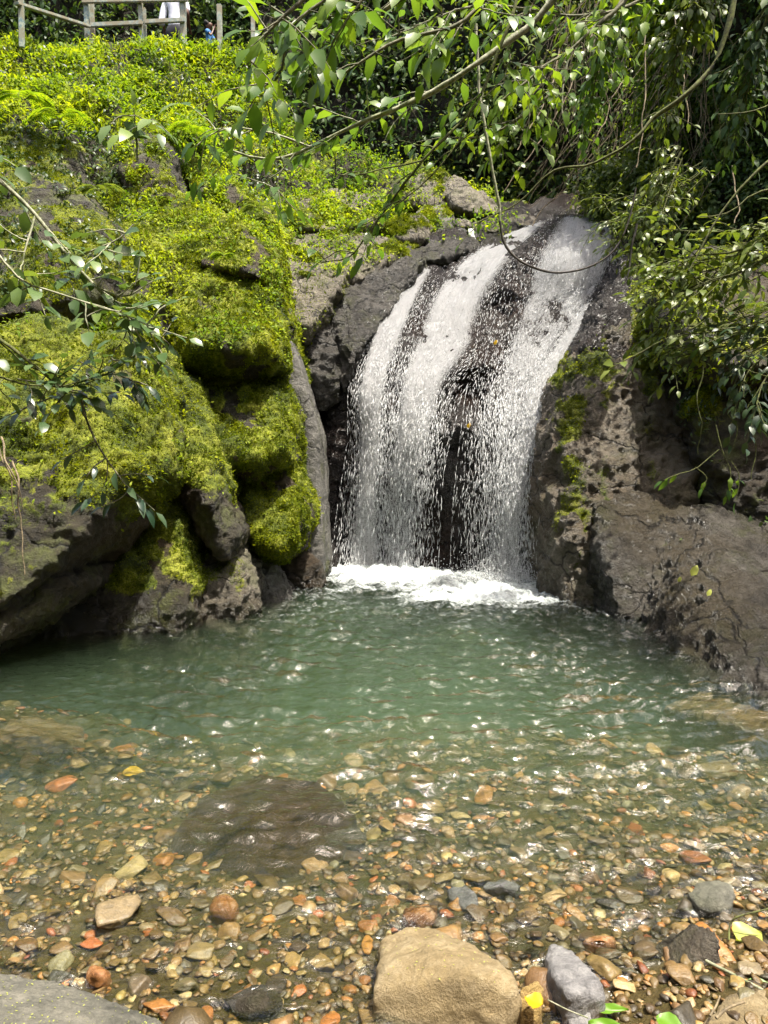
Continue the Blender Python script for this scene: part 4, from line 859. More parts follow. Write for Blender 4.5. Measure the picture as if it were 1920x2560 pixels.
plant('overhanging_branch', 'mossy bare branches reaching in from the right edge before the dark cliff', 'branch',
      [(PP([(2000, 330, 4.2), (1900, 420, 4.2), (1830, 500, 4.2), (1770, 590, 4.2), (1720, 680, 4.2)]), .010, .003), (PP([(2000, 460, 4.2), (1890, 480, 4.2), (1830, 530, 4.2), (1755, 538, 4.2)]), .008, .003), (PP([(2000, 230, 4.3), (1900, 275, 4.3), (1800, 285, 4.3)]), .006, .002)],
      'mossbark', 'vine', (.04, .08), (.9, .15), .06, droop=.5, start=.5, seed=6, onmain=False)
plant('overhanging_branch', 'broad leafed bough hanging at the upper left of centre before the dark slope', 'branch',
      [(PP([(900, -140, 3.6), (780, -20, 3.6), (690, 60, 3.6), (640, 130, 3.6), (620, 160, 3.6)]), .012, .004), (PP([(980, -100, 3.8), (880, 40, 3.8), (830, 120, 3.8), (790, 200, 3.8)]), .010, .003)], 'bark', 'tree', (.09, .16), (9, .3), .06, droop=.8, start=.05, seed=41, tone=.6)
plant('overhanging_branch', 'low spray of large leaves reaching left to the terrace herbs', 'branch',
      [(PP([(760, 360, 4.7), (680, 330, 4.7), (600, 320, 4.7), (540, 330, 4.7), (495, 370, 4.7)]), .008, .003), (PP([(740, 380, 4.7), (690, 450, 4.7), (700, 520, 4.7)]), .005, .003)], 'palebark', 'tree', (.09, .15), (8, .26), .06, droop=.6, start=.1, seed=42, tone=.4)
plant('overhanging_branch', 'high leafy boughs along the top edge right of centre', 'branch',
      [(PP([(1700, -60, 5.6), (1560, 20, 5.6), (1450, 40, 5.6), (1340, 30, 5.6), (1250, 60, 5.6)]), .014, .005), (PP([(1340, 30, 5.6), (1220, 10, 5.4), (1100, 40, 5.2), (980, 90, 5.)]), .010, .004)], 'bark', 'tree', (.08, .14), (13, .4), .055, droop=.8, start=.05, seed=43, tone=.75)
# a crown over the left bank, just above the picture: it shades the big left boulder
plant('overhanging_bough', 'leafy bough high over the left bank, above the top of the picture', 'branch',
      [([(-5.5, 2.5, 4.2), (-4.6, 3.0, 5.2), (-3.4, 3.5, 6.0), (-2.4, 3.8, 6.3)], .06, .02), ([(-4.6, 3.0, 5.2), (-3.6, 2.8, 6.2), (-2.8, 3.0, 6.6)], .03, .01), ([(-4.6, 3.0, 5.2), (-4.0, 4.2, 6.2), (-3.4, 4.5, 6.6)], .03, .01), ([(-3.4, 3.5, 6.0), (-2.9, 4.2, 6.2), (-2.2, 4.4, 6.4)], .02, .01)],
      'bark', 'tree', (.16, .26), (16, .6), .07, droop=.4, start=.25, seed=44)
tb = []; rv = np.random.default_rng(77)
for k in range(260):
    x0 = rv.uniform(1380, 1800); y0 = rv.uniform(-60, 380) if x0 < 1650 else rv.uniform(-60, 480); L_ = rv.uniform(60, 260); sl = rv.normal(-.25, .35); yd = rv.uniform(.25, .9)
    q = [P(x0 + sl * L_ * t + rv.normal() * 4, y0 + L_ * t, D(np.array([x0]), np.array([y0]))[0] - yd) for t in np.linspace(0, 1, 6)]
    tb.append(tube(smoothpath(q, 12), rv.uniform(.003, .007), .002, 4))
V, F, _ = join(tb); tag(link('dry_vines', mesh('dry_vines', V, F, MB['root'])), kind='stuff')
# the thin hanging stem with its dark loop
def vine(name, label, pts, r0, r1, mat, cat='vine', wob=.01):
    q = smoothpath(pts, max(20, len(pts) * 9)); q = q + np.stack([fbm(q, 4, 2, k) for k in range(3)], 1) * wob
    V_, F_ = tube(q, r0, r1, 7, .15); return tag(link(name, mesh(name, V_, F_, MB[mat])), label, cat)
v1 = vine('hanging_vine', 'pale hanging stem that ends in a dark loop in front of the waterfall', PP([(1190, 60, 5.0), (1195, 170, 5.0), (1202, 260, 5.0), (1225, 400, 5.0), (1245, 500, 5.0), (1250, 555, 5.0)]), .011, .009, 'palebark')
q = smoothpath(PP([(1250, 553, 5.0), (1262, 610, 5.0), (1300, 652, 5.0), (1360, 677, 5.0), (1410, 681, 5.0), (1470, 668, 5.0), (1520, 640, 5.0), (1552, 600, 5.0), (1575, 540, 5.0), (1590, 470, 5.0)]), 80)
V, F = tube(q, .009, .005, 7, .12); lo_ = bpy.data.objects.new('dark_loop', mesh('dark_loop', V - np.array(v1.location), F, MB['darkbark'])); S.collection.objects.link(lo_); lo_.parent = v1
vine('hanging_vine', 'dark straight twig hanging beside the upper right edge of the waterfall', PP([(1592, 560, 6.), (1580, 620, 6.), (1568, 700, 6.)]), .010, .006, 'darkbark')
vine('hanging_vine', 'long thin pale vine dangling right of the hanging stem', PP([(1420, 150, 6.), (1404, 240, 6.), (1408, 290, 6.), (1420, 330, 6.)]), .008, .006, 'palebark')
for k_, (x0, y0, x1, y1, lb) in enumerate([(1400, 120, 1290, 380, 'thin slanting liana right of the pale hanging stem'), (1490, 60, 1260, 480, 'long thin liana slanting above the lip of the fall'), (1560, 200, 1330, 560, 'thin liana ending near the orange brown lip stone'),
        (1610, 80, 1590, 420, 'nearly vertical liana among the vine leaves of the right cliff'), (1680, 20, 1720, 330, 'upright thin liana on the upper right cliff'), (1830, 420, 1835, 560, 'short hanging rootlet on the dark right cliff')]):
    vine('liana', lb, PP([(x0, y0, 7.5), ((x0 + x1) / 2 + 12, (y0 + y1) / 2 + 20, 7.3), (x1, y1, 7.2)]), .007, .005, 'root', 'liana', .03)
# left shrub
plant('leafy_branch', 'pale diagonal branch with shiny oval leaves at the left edge', 'branch',
      [(PP([(-120, 340, 3.7), (0, 450, 3.7), (90, 540, 3.7), (180, 650, 3.7), (240, 720, 3.7), (300, 790, 3.7)]), .013, .006), (PP([(90, 540, 3.7), (60, 640, 3.6), (50, 700, 3.6)]), .005, .003), (PP([(180, 650, 3.7), (290, 600, 3.7), (330, 560, 3.7)]), .005, .003),
       (PP([(240, 720, 3.7), (320, 740, 3.7), (390, 700, 3.7)]), .005, .003), (PP([(-60, 560, 3.5), (40, 690, 3.5), (160, 740, 3.5), (300, 780, 3.5), (330, 800, 3.5), (470, 845, 3.5)]), .006, .003)],
      'palebark', 'gloss', (.065, .12), (13, .22), .048, tpl=(OVAL_V, LEAF_F), droop=.2, start=.08, seed=7, tone=.5, wid=.95)
plant('leafy_branch', 'thin branch with pale leaves low at the left edge above the dark leaf sprays', 'branch',
      [(PP([(-120, 800, 3.5), (0, 850, 3.5), (80, 910, 3.5), (150, 965, 3.5), (230, 1000, 3.5)]), .009, .004), (PP([(-80, 920, 3.5), (40, 950, 3.5), (190, 965, 3.5), (260, 940, 3.5)]), .006, .003), (PP([(150, 965, 3.5), (280, 930, 3.5), (330, 880, 3.5)]), .004, .002)],
      'mossbark', 'gloss', (.05, .09), (14, .2), .045, tpl=(OVAL_V, LEAF_F), droop=.3, start=.1, seed=8, tone=.35)
plant('leafy_branch', 'long drooping twig carrying dark green pointed leaves over the dark left boulder', 'branch',
      [(PP([(205, 990, 3.6), (215, 1050, 3.6), (250, 1120, 3.6), (285, 1170, 3.6), (330, 1225, 3.6), (380, 1278, 3.6)]), .006, .0025), (PP([(270, 1150, 3.6), (270, 1190, 3.6), (255, 1225, 3.6), (210, 1250, 3.6)]), .003, .002), (PP([(240, 1100, 3.6), (200, 1120, 3.6), (150, 1150, 3.6)]), .003, .002),
       (PP([(330, 1225, 3.6), (300, 1250, 3.6), (255, 1265, 3.6)]), .003, .002), (PP([(305, 1190, 3.6), (350, 1182, 3.6), (385, 1185, 3.6)]), .003, .0015)],
      'bark', 'deep', (.075, .11), (7, .12), .03, tpl=(NARROW_V * [1, 1.2, 1], LEAF_F), droop=.5, start=.5, seed=9, tone=.6)
plant('leafy_branch', 'spray of dark pointed leaves on a straight twig left of the yellow mossy slab', 'branch',
      [(PP([(40, 950, 3.7), (110, 960, 3.7), (190, 975, 3.7)]), .004, .003), (PP([(190, 975, 3.7), (130, 1000, 3.7), (80, 1015, 3.7), (55, 1020, 3.7)]), .003, .002), (PP([(190, 975, 3.7), (250, 980, 3.7), (300, 975, 3.7)]), .003, .002), (PP([(200, 900, 3.7), (280, 930, 3.7), (350, 960, 3.7)]), .003, .002)],
      'bark', 'deep', (.075, .11), (18, .13), .03, tpl=(NARROW_V * [1, 1.2, 1], LEAF_F), droop=.5, start=.15, seed=10, tone=.75)
plant('leafy_branch', 'cluster of bluish dark leaves in the middle of the left rocks', 'branch',
      [(PP([(330, 800, 3.9), (310, 850, 3.9), (280, 890, 3.9), (290, 940, 3.9)]), .004, .003), (PP([(310, 850, 3.9), (350, 890, 3.9), (400, 910, 3.9)]), .003, .002), (PP([(360, 820, 3.9), (400, 840, 3.9), (440, 880, 3.9)]), .003, .002)],
      'bark', 'deep', (.06, .095), (14, .12), .03, tpl=(NARROW_V * [1, 1.2, 1], LEAF_F), droop=.5, start=.1, seed=11, tone=.9)
plant('sapling', 'sapling with large white shining leaves on the upper left hillside', 'plant',
      [(PP([(345, 400, 9.6), (340, 330, 9.5), (335, 270, 9.4)]), .014, .008), (PP([(340, 320, 9.5), (380, 300, 9.3), (425, 335, 9.2)]), .008, .005), (PP([(338, 290, 9.4), (300, 290, 9.3), (275, 310, 9.2)]), .008, .005)],
      'bark', 'gloss', (.2, .36), (6, .3), .12, droop=.25, start=.3, seed=12, tone=.8)
# right bank shrubs
for k_, (lb, pts, lm, sz_, tp, dr_) in enumerate([
    ('dense shrub of pale green leaves spilling from the right cliff toward the fall', [(1960, 640, 5.6), (1800, 690, 5.7), (1680, 740, 5.8), (1600, 790, 5.9)], 'vine', (.06, .11), LEAF_V, .45),
    ('shrub with broad lit leaves just under the dark right cliff', [(2000, 560, 5.3), (1850, 620, 5.4), (1740, 640, 5.5), (1650, 660, 5.6)], 'vine', (.06, .12), LEAF_V, .45),
    ('lower shrub with leaning leaves above the mossy right rock face', [(2000, 760, 5.4), (1860, 830, 5.5), (1740, 860, 5.6), (1640, 880, 5.7)], 'vine', (.06, .10), LEAF_V, .5),
    ('small leaved vine mass hanging beside the top right of the fall', [(1700, 380, 7.2), (1650, 480, 7.2), (1610, 560, 7.3), (1590, 620, 7.4)], 'vine', (.05, .09), OVAL_V, .9),
    ('ferny dark green foliage over the upper right lip of the fall', [(1760, 420, 7.4), (1650, 500, 7.6), (1560, 540, 7.7), (1500, 555, 7.8)], 'vine', (.05, .09), NARROW_V, .5),
    ('curtain of lit vine leaves falling from the top edge right of centre', [(1640, -140, 6.6), (1560, 20, 6.7), (1500, 160, 6.9), (1470, 300, 7.2)], 'tree', (.06, .11), LEAF_V, .9),
    ('tangle of hanging vine leaves from the top right down the cliff', [(1820, -160, 6.0), (1740, 0, 6.2), (1680, 160, 6.4), (1650, 330, 6.8)], 'vine', (.06, .11), LEAF_V, .9),
    ('shaded leafy creeper in the upper right corner', [(2000, -60, 5.6), (1900, 60, 5.7), (1850, 220, 5.9), (1800, 400, 6.2)], 'understorey', (.06, .11), LEAF_V, .9),
    ('bushy green shrub in the shade at the far right edge', [(2050, 820, 5.0), (1920, 860, 5.1), (1860, 900, 5.1), (1830, 960, 5.1)], 'dark', (.06, .10), LEAF_V, .6)]):
    a_ = np.array(PP(pts)); ps_ = [(a_, .010, .004)]
    for j in range(4):
        off = np.array([0, rng.uniform(-.25, .25), rng.uniform(-.28, .28)]); b_ = a_ + off * np.linspace(.3, 1.2, len(a_))[:, None]; ps_.append((b_, .007, .003))
    plant('shrub', lb, 'shrub', ps_, 'mossbark', lm, sz_, (15, .26), .042, tpl=(tp, LEAF_F), droop=dr_, start=.02, seed=20 + k_, tone=.6 if k_ < 4 else .5)
plant('leafy_plant', 'pale lobed leaf spray sticking out left over the brown rock face', 'plant', [(PP([(1760, 800, 5.4), (1660, 850, 5.4), (1590, 885, 5.4), (1530, 920, 5.4)]), .006, .003)], 'mossbark', 'vine', (.08, .13), (5, .12), .07, droop=.3, start=.3, seed=31, tone=.8)
plant('leafy_plant', 'drooping plant with fresh green pointed leaves before the right rock', 'plant',
      [(PP([(1790, 1060, 5.0), (1810, 1130, 5.0), (1830, 1180, 5.0), (1815, 1240, 5.0)]), .004, .002), (PP([(1830, 1150, 5.0), (1850, 1190, 5.0), (1840, 1250, 5.0)]), .003, .002), (PP([(1800, 1120, 5.0), (1740, 1170, 5.), (1690, 1190, 5.), (1660, 1200, 5.)]), .004, .002), (PP([(1740, 1165, 5.0), (1770, 1190, 5.0), (1760, 1215, 5.0)]), .003, .002)],
      'mossbark', 'tree', (.06, .10), (5, .08), .05, tpl=(NARROW_V * [1, 1.2, 1], LEAF_F), droop=.9, start=.3, seed=32, tone=.55)
for k_, (x_, y_, w_) in enumerate([(1850, 1010, 30), (1895, 1060, 20), (1760, 1000, 15)]):
    vine('hanging_root', ['thin roots dangling at the far right above the drooping plant', 'curling root at the right edge of the picture', 'short root hanging beside the drooping plant'][k_], PP([(x_, y_ - 80, 5.3), (x_ - w_, y_, 5.3), (x_ - w_ * .3, y_ + 70, 5.3), (x_ - w_, y_ + 140, 5.3)]), .005, .003, 'mossbark', 'root', .03)
for k_, (pp_, lb) in enumerate([([(5, 1090, 4.9), (20, 1170, 4.7), (50, 1230, 4.7), (60, 1270, 4.7)], 'tangle root hanging down the dark boulder at the left edge'), ([(30, 1150, 4.8), (45, 1220, 4.7), (50, 1320, 4.7), (62, 1440, 4.6)], 'longest thin root hanging at the left edge down to the wedge rock'), ([(-5, 1120, 4.8), (25, 1200, 4.7), (35, 1300, 4.7)], 'shorter root left of the longest hanging root')]):
    vine('hanging_root', lb, PP(pp_), .007, .0025, 'root', 'root', .02)
# fern and grass clumps on the left rocks
def frond_clump(label, px, py, Y, L, n_, seed, m='herb', name='fern', cat='fern'):
    r = np.random.default_rng(seed); base = P(px, py, Y); tb, LP, LD, LU, LS = [], [], [], [], []
    for k in range(n_):
        a = r.uniform(0, 6.3); d = norm(np.array([math.cos(a), math.sin(a) * .8 - .3, r.uniform(.5, 1.3)])); q = [base]
        for j in range(9): d = norm(d + np.array([0, 0, -.22])); q.append(q[-1] + d * L / 9)
        q = np.array(q); tb.append(tube(q, .003, .0015, 4)); sd_ = norm(np.cross(q[-1] - q[0], [0, 0, 1.]))
        for j in range(1, 10):
            for t in (0, .5):
                p = q[j] if t == 0 or j == 9 else (q[j] + q[j + 1]) / 2; w = math.sin(math.pi * (j + t) / 11) ** .7
                for s_ in (-1, 1): LP.append(p); LD.append(norm(sd_ * s_ + (q[j] - q[j - 1]) * 4)); LU.append(np.array([0, -.2, 1.])); LS.append(L * .28 * w + .004)
    root = empty(name, base); tag(root, label, cat); V_, F_, _ = join(tb); link('stems', mesh('stems', V_, F_, MB['mossbark']), parent=root)
    V_, F_, C_ = leaves(np.array(LP), np.array(LD), np.array(LU), np.array(LS), (NARROW_V * [1, .8, 1], LEAF_F), np.clip(.5 + r.normal(size=len(LP)) * .2, 0, 1)); link('fronds', mesh('fronds', V_, F_, ML[m], C_), parent=root)
for k_, (x_, y_, Y_, L_, lb) in enumerate([(250, 480, 8.4, .32, 'arching fern below the upper left hillside rock'), (150, 300, 9.6, .45, 'yellowish fern among the hillside herbs at upper left'), (480, 330, 10.6, .42, 'fern beside the sapling with white leaves, on its right'),
        (560, 640, 7.6, .16, 'little fern on the brow of the big mossy bulge'), (1590, 640, 7.4, .26, 'drooping fern by the dark twig at the upper right of the fall'), (1900, 770, 5.2, .26, 'fern hanging at the right edge over the shrubs'), (60, 250, 9.8, .4, 'fern at the far left edge of the hillside'), (640, 520, 9.6, .26, 'small fern where the mossy ledge meets the terrace')]):
    frond_clump(lb, x_, y_, Y_, L_, 9, 60 + k_, 'herb' if k_ in (1, 2, 3, 6) else 'vine')
# herbs on the mossy rocks
def herb_patch(name, key, n_, size, lm, wf, raise_=.06, tone=.6, droop=.2, tpl=(LEAF_V, LEAF_F), wid=.9):
    V_, F_, no_, mo_ = ROCKS[key]; px_, py_ = proj(V_); vis_ = ((no_ * (V_ - [0, 0, CAMZ])).sum(1) < .2)
    w = vis_ * wf(px_, py_, no_, V_) * (.15 + patchf(V_)) * sstep(.3, .5, mo_ + (.5 if key[0] in 'TR' or key == 'S5' else 0)) + 1e-9
    return cover(name, V_, F_, n_, w, size, ML[lm], tpl=tpl, raise_=raise_, tone=tone, droop=droop, wid=wid)
patchf = lambda V_: sstep(.0, .35, fbm(V_, 2.4, 3, 31))
up_ = lambda x, y, n_, V_: sstep(-.1, .5, n_[:, 2])
for key, n_, sz_ in (('B6', 2600, (.02, .055)), ('B7', 4200, (.02, .06)), ('B7b', 3200, (.02, .055)), ('B5', 700, (.015, .035)), ('B1', 700, (.02, .05)), ('B3', 220, (.015, .035)), ('B11', 1600, (.03, .07)), ('B12', 900, (.03, .07)), ('B13', 1600, (.03, .08)), ('B14', 1700, (.03, .07)),
                     ('T1', 2400, (.02, .06)), ('T2', 3400, (.03, .08)), ('R1', 300, (.03, .06)), ('R3', 260, (.03, .06)), ('S1', 260, (.015, .035)), ('S1b', 900, (.02, .05)), ('S4', 700, (.03, .07)), ('S5', 2500, (.03, .08))):
    herb_patch('rock_herbs', key, n_, sz_, 'herb' if key not in ('B13', 'S4', 'B11') else 'dark', (lambda x, y, n__, V_: np.ones(len(x))) if key in ('B5', 'B1', 'B3', 'S1', 'S5', 'S4') else up_, tone=.7)

# ------------------------------------------------------------ fence on the ledge
def paintmat(name, a, b, c):
    m, nt, out = newmat(name); n = N(nt); pos = n('NewGeometry').outputs['Position']
    x = n('TexNoise', {'Vector': pos, 'Scale': 5, 'Detail': 5, 'Roughness': .7}).outputs[0]; y = n('TexNoise', {'Vector': pos, 'Scale': 22, 'Detail': 4}).outputs[0]
    col = n.mix(n.ramp(x, [(.45, g3(0)), (.55, g3(1))]), n.mix(n.ramp(y, [(.45, g3(0)), (.55, g3(1))]), a, b), c)
    p = n('BsdfPrincipled', {'Base Color': col, 'Roughness': .7}); nt.links.new(p.outputs[0], out.inputs[0]); return m
MP = paintmat('peeling_paint', (.16, .24, .26), (.36, .40, .33), (.27, .26, .19)); MPr = paintmat('weathered_rail', (.24, .29, .27), (.36, .37, .30), (.27, .24, .17))
fence = empty('fence', (-4.6, 13.6, 8.1)); tag(fence, 'weathered blue and rust painted fence on the ledge at the top left', 'fence')
def bar(name, a, b, w, mt, parent, d=None):
    a, b = np.array(a, float), np.array(b, float); t = norm(b - a); up = np.array([0, 1., 0]) if abs(t[1]) < .9 else np.array([0, 0, 1.]); s_ = norm(np.cross(t, up)); u_ = np.cross(s_, t); d = d or w
    bm = bmesh.new()
    for e, r_ in ((a, 0), (b, 0)):
        for i, j in ((-1, -1), (1, -1), (1, 1), (-1, 1)): bm.verts.new(e + s_ * i * w / 2 + u_ * j * d / 2)
    bm.verts.ensure_lookup_table(); v = bm.verts
    for f in ((0, 1, 2, 3), (7, 6, 5, 4), (0, 4, 5, 1), (1, 5, 6, 2), (2, 6, 7, 3), (3, 7, 4, 0)): bm.faces.new([v[i] for i in f])
    bmesh.ops.recalc_face_normals(bm, faces=bm.faces); bmesh.ops.bevel(bm, geom=bm.edges[:], offset=w * .12, segments=2, affect='EDGES')
    me = bpy.data.meshes.new(name); bm.to_mesh(me); bm.free(); me.materials.append(mt); return link(name, me, parent=parent)
YF = 13.7
for x_, w_, mt, tp in ((215, .085, MP, -30), (228, .07, MPr, -30), (350, .075, MP, -30), (360, .06, MPr, 20), (456, .10, MPr, -30), (548, .085, MPr, 12), (632, .07, MPr, 42)):
    t_ = P(x_, tp, YF + (.06 if x_ in (228, 360) else 0)); bar('post', (t_[0], t_[1], 7.95), t_, w_, mt, fence)
def railp(x0, y0, x1, y1, y_=YF - .07, w_=.075): bar('rail', P(x0, y0, y_), P(x1, y1, y_), w_, MPr, fence, .05)
railp(205, 3, 470, -2); railp(226, 63, 356, 57); railp(362, 55, 462, 50); railp(365, 115, 470, 112, w_=.06)
bar('rail', P(40, 8, 11.8), P(222, 66, YF - .07), .09, MPr, fence, .05); bar('post', P(55, 120, 11.9) , P(52, -30, 11.9), .07, MP, fence)

# ------------------------------------------------------------ people
def skin(name, joints, edges, mat, parent=None, sub=2):
    me = bpy.data.meshes.new('s'); me.from_pydata([j[:3] for j in joints], edges, []); o = bpy.data.objects.new('s', me); S.collection.objects.link(o)
    m = o.modifiers.new('k', 'SKIN'); m.use_smooth_shade = True
    for v, j in zip(me.skin_vertices[0].data, joints): v.radius = (j[3], j[4] if len(j) > 4 else j[3])
    me.skin_vertices[0].data[0].use_root = True
    if sub: q = o.modifiers.new('u', 'SUBSURF'); q.levels = sub; q.render_levels = sub
    ev = o.evaluated_get(bpy.context.evaluated_depsgraph_get()); r = bpy.data.meshes.new_from_object(ev); r.name = name
    bpy.data.objects.remove(o); bpy.data.meshes.remove(me); r.materials.clear(); r.materials.append(mat); r.polygons.foreach_set('use_smooth', np.ones(len(r.polygons), bool)); return r
MK = plain('skin', (.13, .06, .035), .5, (.10, .045, .025), 30, .1); MW = plain('white_cloth', (.80, .80, .84), .85, (.70, .70, .78), 12, .5); MBK = plain('black_cloth', (.012, .013, .018), .85, (.02, .02, .03), 12, .4)
MBL = plain('blue_cloth', (.06, .22, .50), .85, (.04, .15, .38), 15, .4); MHR = plain('black_hair', (.008, .006, .005), .8)
def place(me, base, rz, sc, parent):
    V_, _ = getmesh(me); V_ = V_ * sc; c, s = math.cos(rz), math.sin(rz); V_ = np.stack([V_[:, 0] * c - V_[:, 1] * s, V_[:, 0] * s + V_[:, 1] * c, V_[:, 2]], 1).astype(np.float32)
    me.vertices.foreach_set('co', V_.ravel()); me.update(); o = bpy.data.objects.new(me.name, me); S.collection.objects.link(o); o.parent = parent; return o
def body(arms, stance=.09):
    """standing figure facing -Y, 1.72 m; arms: elbow and hand of the left and right arm"""
    J = [(0, 0, .95, .12, .09), (0, 0, 1.12, .12, .085), (0, .0, 1.30, .145, .09), (0, .01, 1.43, .10, .07), (0, 0, 1.50, .05, .05), (0, -.01, 1.57, .065, .075), (0, -.01, 1.66, .075, .09), (0, 0, 1.70, .05, .06)]
    E = [(0, 1), (1, 2), (2, 3), (3, 4), (4, 5), (5, 6), (6, 7)]
    for s_ in (-1, 1):
        b_ = len(J); J += [(s_ * stance, 0, .88, .085), (s_ * stance * 1.1, -.01, .50, .055), (s_ * stance * 1.1, .02, .10, .035), (s_ * stance * 1.15, -.10, .03, .03)]; E += [(0, b_), (b_, b_ + 1), (b_ + 1, b_ + 2), (b_ + 2, b_ + 3)]
        el, ha = arms[0 if s_ < 0 else 1]; b_ = len(J); hd = norm(np.array(ha) - np.array(el)); J += [(s_ * .19, 0, 1.41, .05), (*el, .038), (*ha, .024)]; E += [(3, b_), (b_, b_ + 1), (b_ + 1, b_ + 2)]
        J += [tuple(np.array(ha) + hd * .05) + (.026, .016)]; E += [(b_ + 2, b_ + 3)]
        side = norm(np.cross(hd, [0, 1, 0.1])); pb = np.array(ha) + hd * .07
        for f_ in range(4): J += [tuple(pb + side * (f_ - 1.5) * .018 + hd * (.05 - abs(f_ - 1.5) * .008)) + (.007,), tuple(pb + side * (f_ - 1.5) * .02 + hd * .085 + np.array([0, -.02, 0])) + (.006,)]; E += [(b_ + 3, len(J) - 2), (len(J) - 2, len(J) - 1)]
        J += [tuple(np.array(ha) + hd * .05 + side * .035) + (.008,)]; E += [(b_ + 2, len(J) - 1)]
    return J, E
# man in the white shirt, seen from behind
arms = (((-.25, .04, 1.17), (-.20, -.14, 1.06)), ((.25, .04, 1.16), (.26, -.06, .98)))
J, E = body(arms); bx = P(440, 75, 14.3); root = empty('person', (bx[0], bx[1], 8.22)); tag(root, 'person in a loose white shirt and dark trousers standing behind the fence, back turned', 'person')
hs = (bx[2] - 8.22) / .93
place(skin('body', J, E, MK), 0, R(170), hs, root)
shirt = skin('shirt', [(0, 0, .86, .165, .14), (0, 0, 1.08, .15, .12), (0, 0, 1.30, .155, .115), (0, .01, 1.43, .13, .09), (0, 0, 1.47, .075, .07)] + [(s_ * .2, 0, 1.40, .075) for s_ in (-1, 1)] + [(-.235, .01, 1.20, .062), (.245, .03, 1.16, .07), (.28, .04, 1.0, .065)], [(0, 1), (1, 2), (2, 3), (3, 4), (3, 5), (3, 6), (5, 7), (6, 8), (8, 9)], MW)
place(shirt, 0, R(170), hs, root)
place(skin('trousers', [(0, 0, .92, .165, .14), (-.095, 0, .80, .125), (-.10, -.01, .5, .095), (-.1, .02, .12, .075), (.095, 0, .80, .125), (.10, -.01, .5, .095), (.1, .02, .12, .065), (0, 0, 1.06, .15, .125)], [(7, 0), (0, 1), (1, 2), (2, 3), (0, 4), (4, 5), (5, 6)], MBK), 0, R(170), hs, root)
place(skin('hair', [(0, .005, 1.69, .08, .095), (0, .03, 1.64, .075, .07)], [(0, 1)], MHR), 0, R(170), hs, root)
# child in blue, side on, hands raised to the mouth
arms = (((-.20, -.16, 1.20), (-.05, -.20, 1.50)), ((.20, -.16, 1.20), (.05, -.21, 1.50)))
J, E = body(arms); bx = P(522, 54, 14.1); root = empty('person', (bx[0], bx[1], 8.22)); tag(root, 'small child in a blue t-shirt with hands raised to the face, by the fence post', 'person')
hs = (bx[2] - 8.22) / 1.76
place(skin('body', [(*j[:3], *(r_ * (1.55 if 5 <= i <= 7 else 1.) for r_ in j[3:])) for i, j in enumerate(J)], E, MK), 0, R(78), hs, root)
place(skin('shirt', [(0, 0, .88, .155, .12), (0, 0, 1.10, .15, .11), (0, 0, 1.32, .165, .115), (0, .01, 1.43, .11, .085), (-.2, -.01, 1.38, .065), (.2, -.01, 1.38, .065), (-.21, -.10, 1.27, .065), (.21, -.10, 1.27, .065)], [(0, 1), (1, 2), (2, 3), (3, 4), (3, 5), (4, 6), (5, 7)], MBL), 0, R(78), hs, root)
place(skin('trousers', [(0, 0, .93, .14, .11), (-.09, 0, .82, .09), (-.10, -.01, .5, .08), (.09, 0, .82, .09), (.10, -.01, .5, .08)], [(0, 1), (1, 2), (0, 3), (3, 4)], MBK), 0, R(78), hs, root)
place(skin('hair', [(0, .0, 1.75, .13, .13), (0, .05, 1.71, .155, .15), (0, .09, 1.62, .13, .11)], [(0, 1), (1, 2)], MHR), 0, R(78), hs, root)

# ------------------------------------------------------------ fallen leaves, sticks, bark on the near shore
def lmat(name, c): return leaf_mat(name, tuple(x * .7 for x in c), c, tuple(min(1, x * 1.25) for x in c), .3, .4)
LY, LG, LYG = lmat('yellow_leaf', (.55, .34, .01)), lmat('fresh_leaf', (.13, .27, .02)), lmat('lime_leaf', (.42, .46, .10))
def bigleaf(label, px, py, z, L, ang, m, tpl=OVAL_V, tiltv=(.1, -.2, 1.), name='fallen_leaf', wid=1.):
    n_ = 9; u = np.linspace(0, 1, 13); w = np.linspace(-1, 1, n_); U, W2 = np.meshgrid(u, w)
    prof = np.sin(np.pi * np.clip(U, 0, 1) ** .75) * .32 * wid * (1 + .06 * np.sin(U * 23))
    V_ = np.stack([U * L, W2 * prof * L, L * (.10 * np.abs(W2) - .18 * (U - .4) ** 2 + .02 * np.sin(U * 9 + W2 * 3))], -1).reshape(-1, 3); F_ = grid(13, n_)
    d = np.array([math.cos(ang), math.sin(ang), 0.]); M = frames(d[None], np.array([tiltv]), np.ones(1))[0]; V_ = V_ @ M.T + WP(px, py, z)
    return tag(link(name, mesh(name, V_, F_, m, np.full((len(V_), 3), .6))), label, 'leaf')
bigleaf('bright yellow leaf lying between the bark chip and the grey slate rock', 1358, 2512, .10, .05, 2.6, LY, wid=1.6)
bigleaf('lime yellow lobed leaf floating at the right edge below a curved stem', 1840, 2350, .02, .10, .35, LYG, wid=1.5)
bigleaf('vivid green leaf at the bottom edge left of the rust orange stone', 1640, 2545, .09, .07, -.6, LG, wid=1.2)
bigleaf('narrow green leaf under the slate rock', 1490, 2530, .02, .09, .1, LG, wid=.5)
bigleaf('dark green leaf by the straw stick near the right corner', 1860, 2462, .06, .08, -.1, LG, wid=.7)
bigleaf('green leaf sliver at the bottom edge right of the yellow leaf', 1470, 2558, .05, .10, -.2, LG, wid=.4)
bigleaf('orange leaf sunk under the clear water at left of the pool', 305, 1935, -.25, .12, .3, LY, wid=1.1)
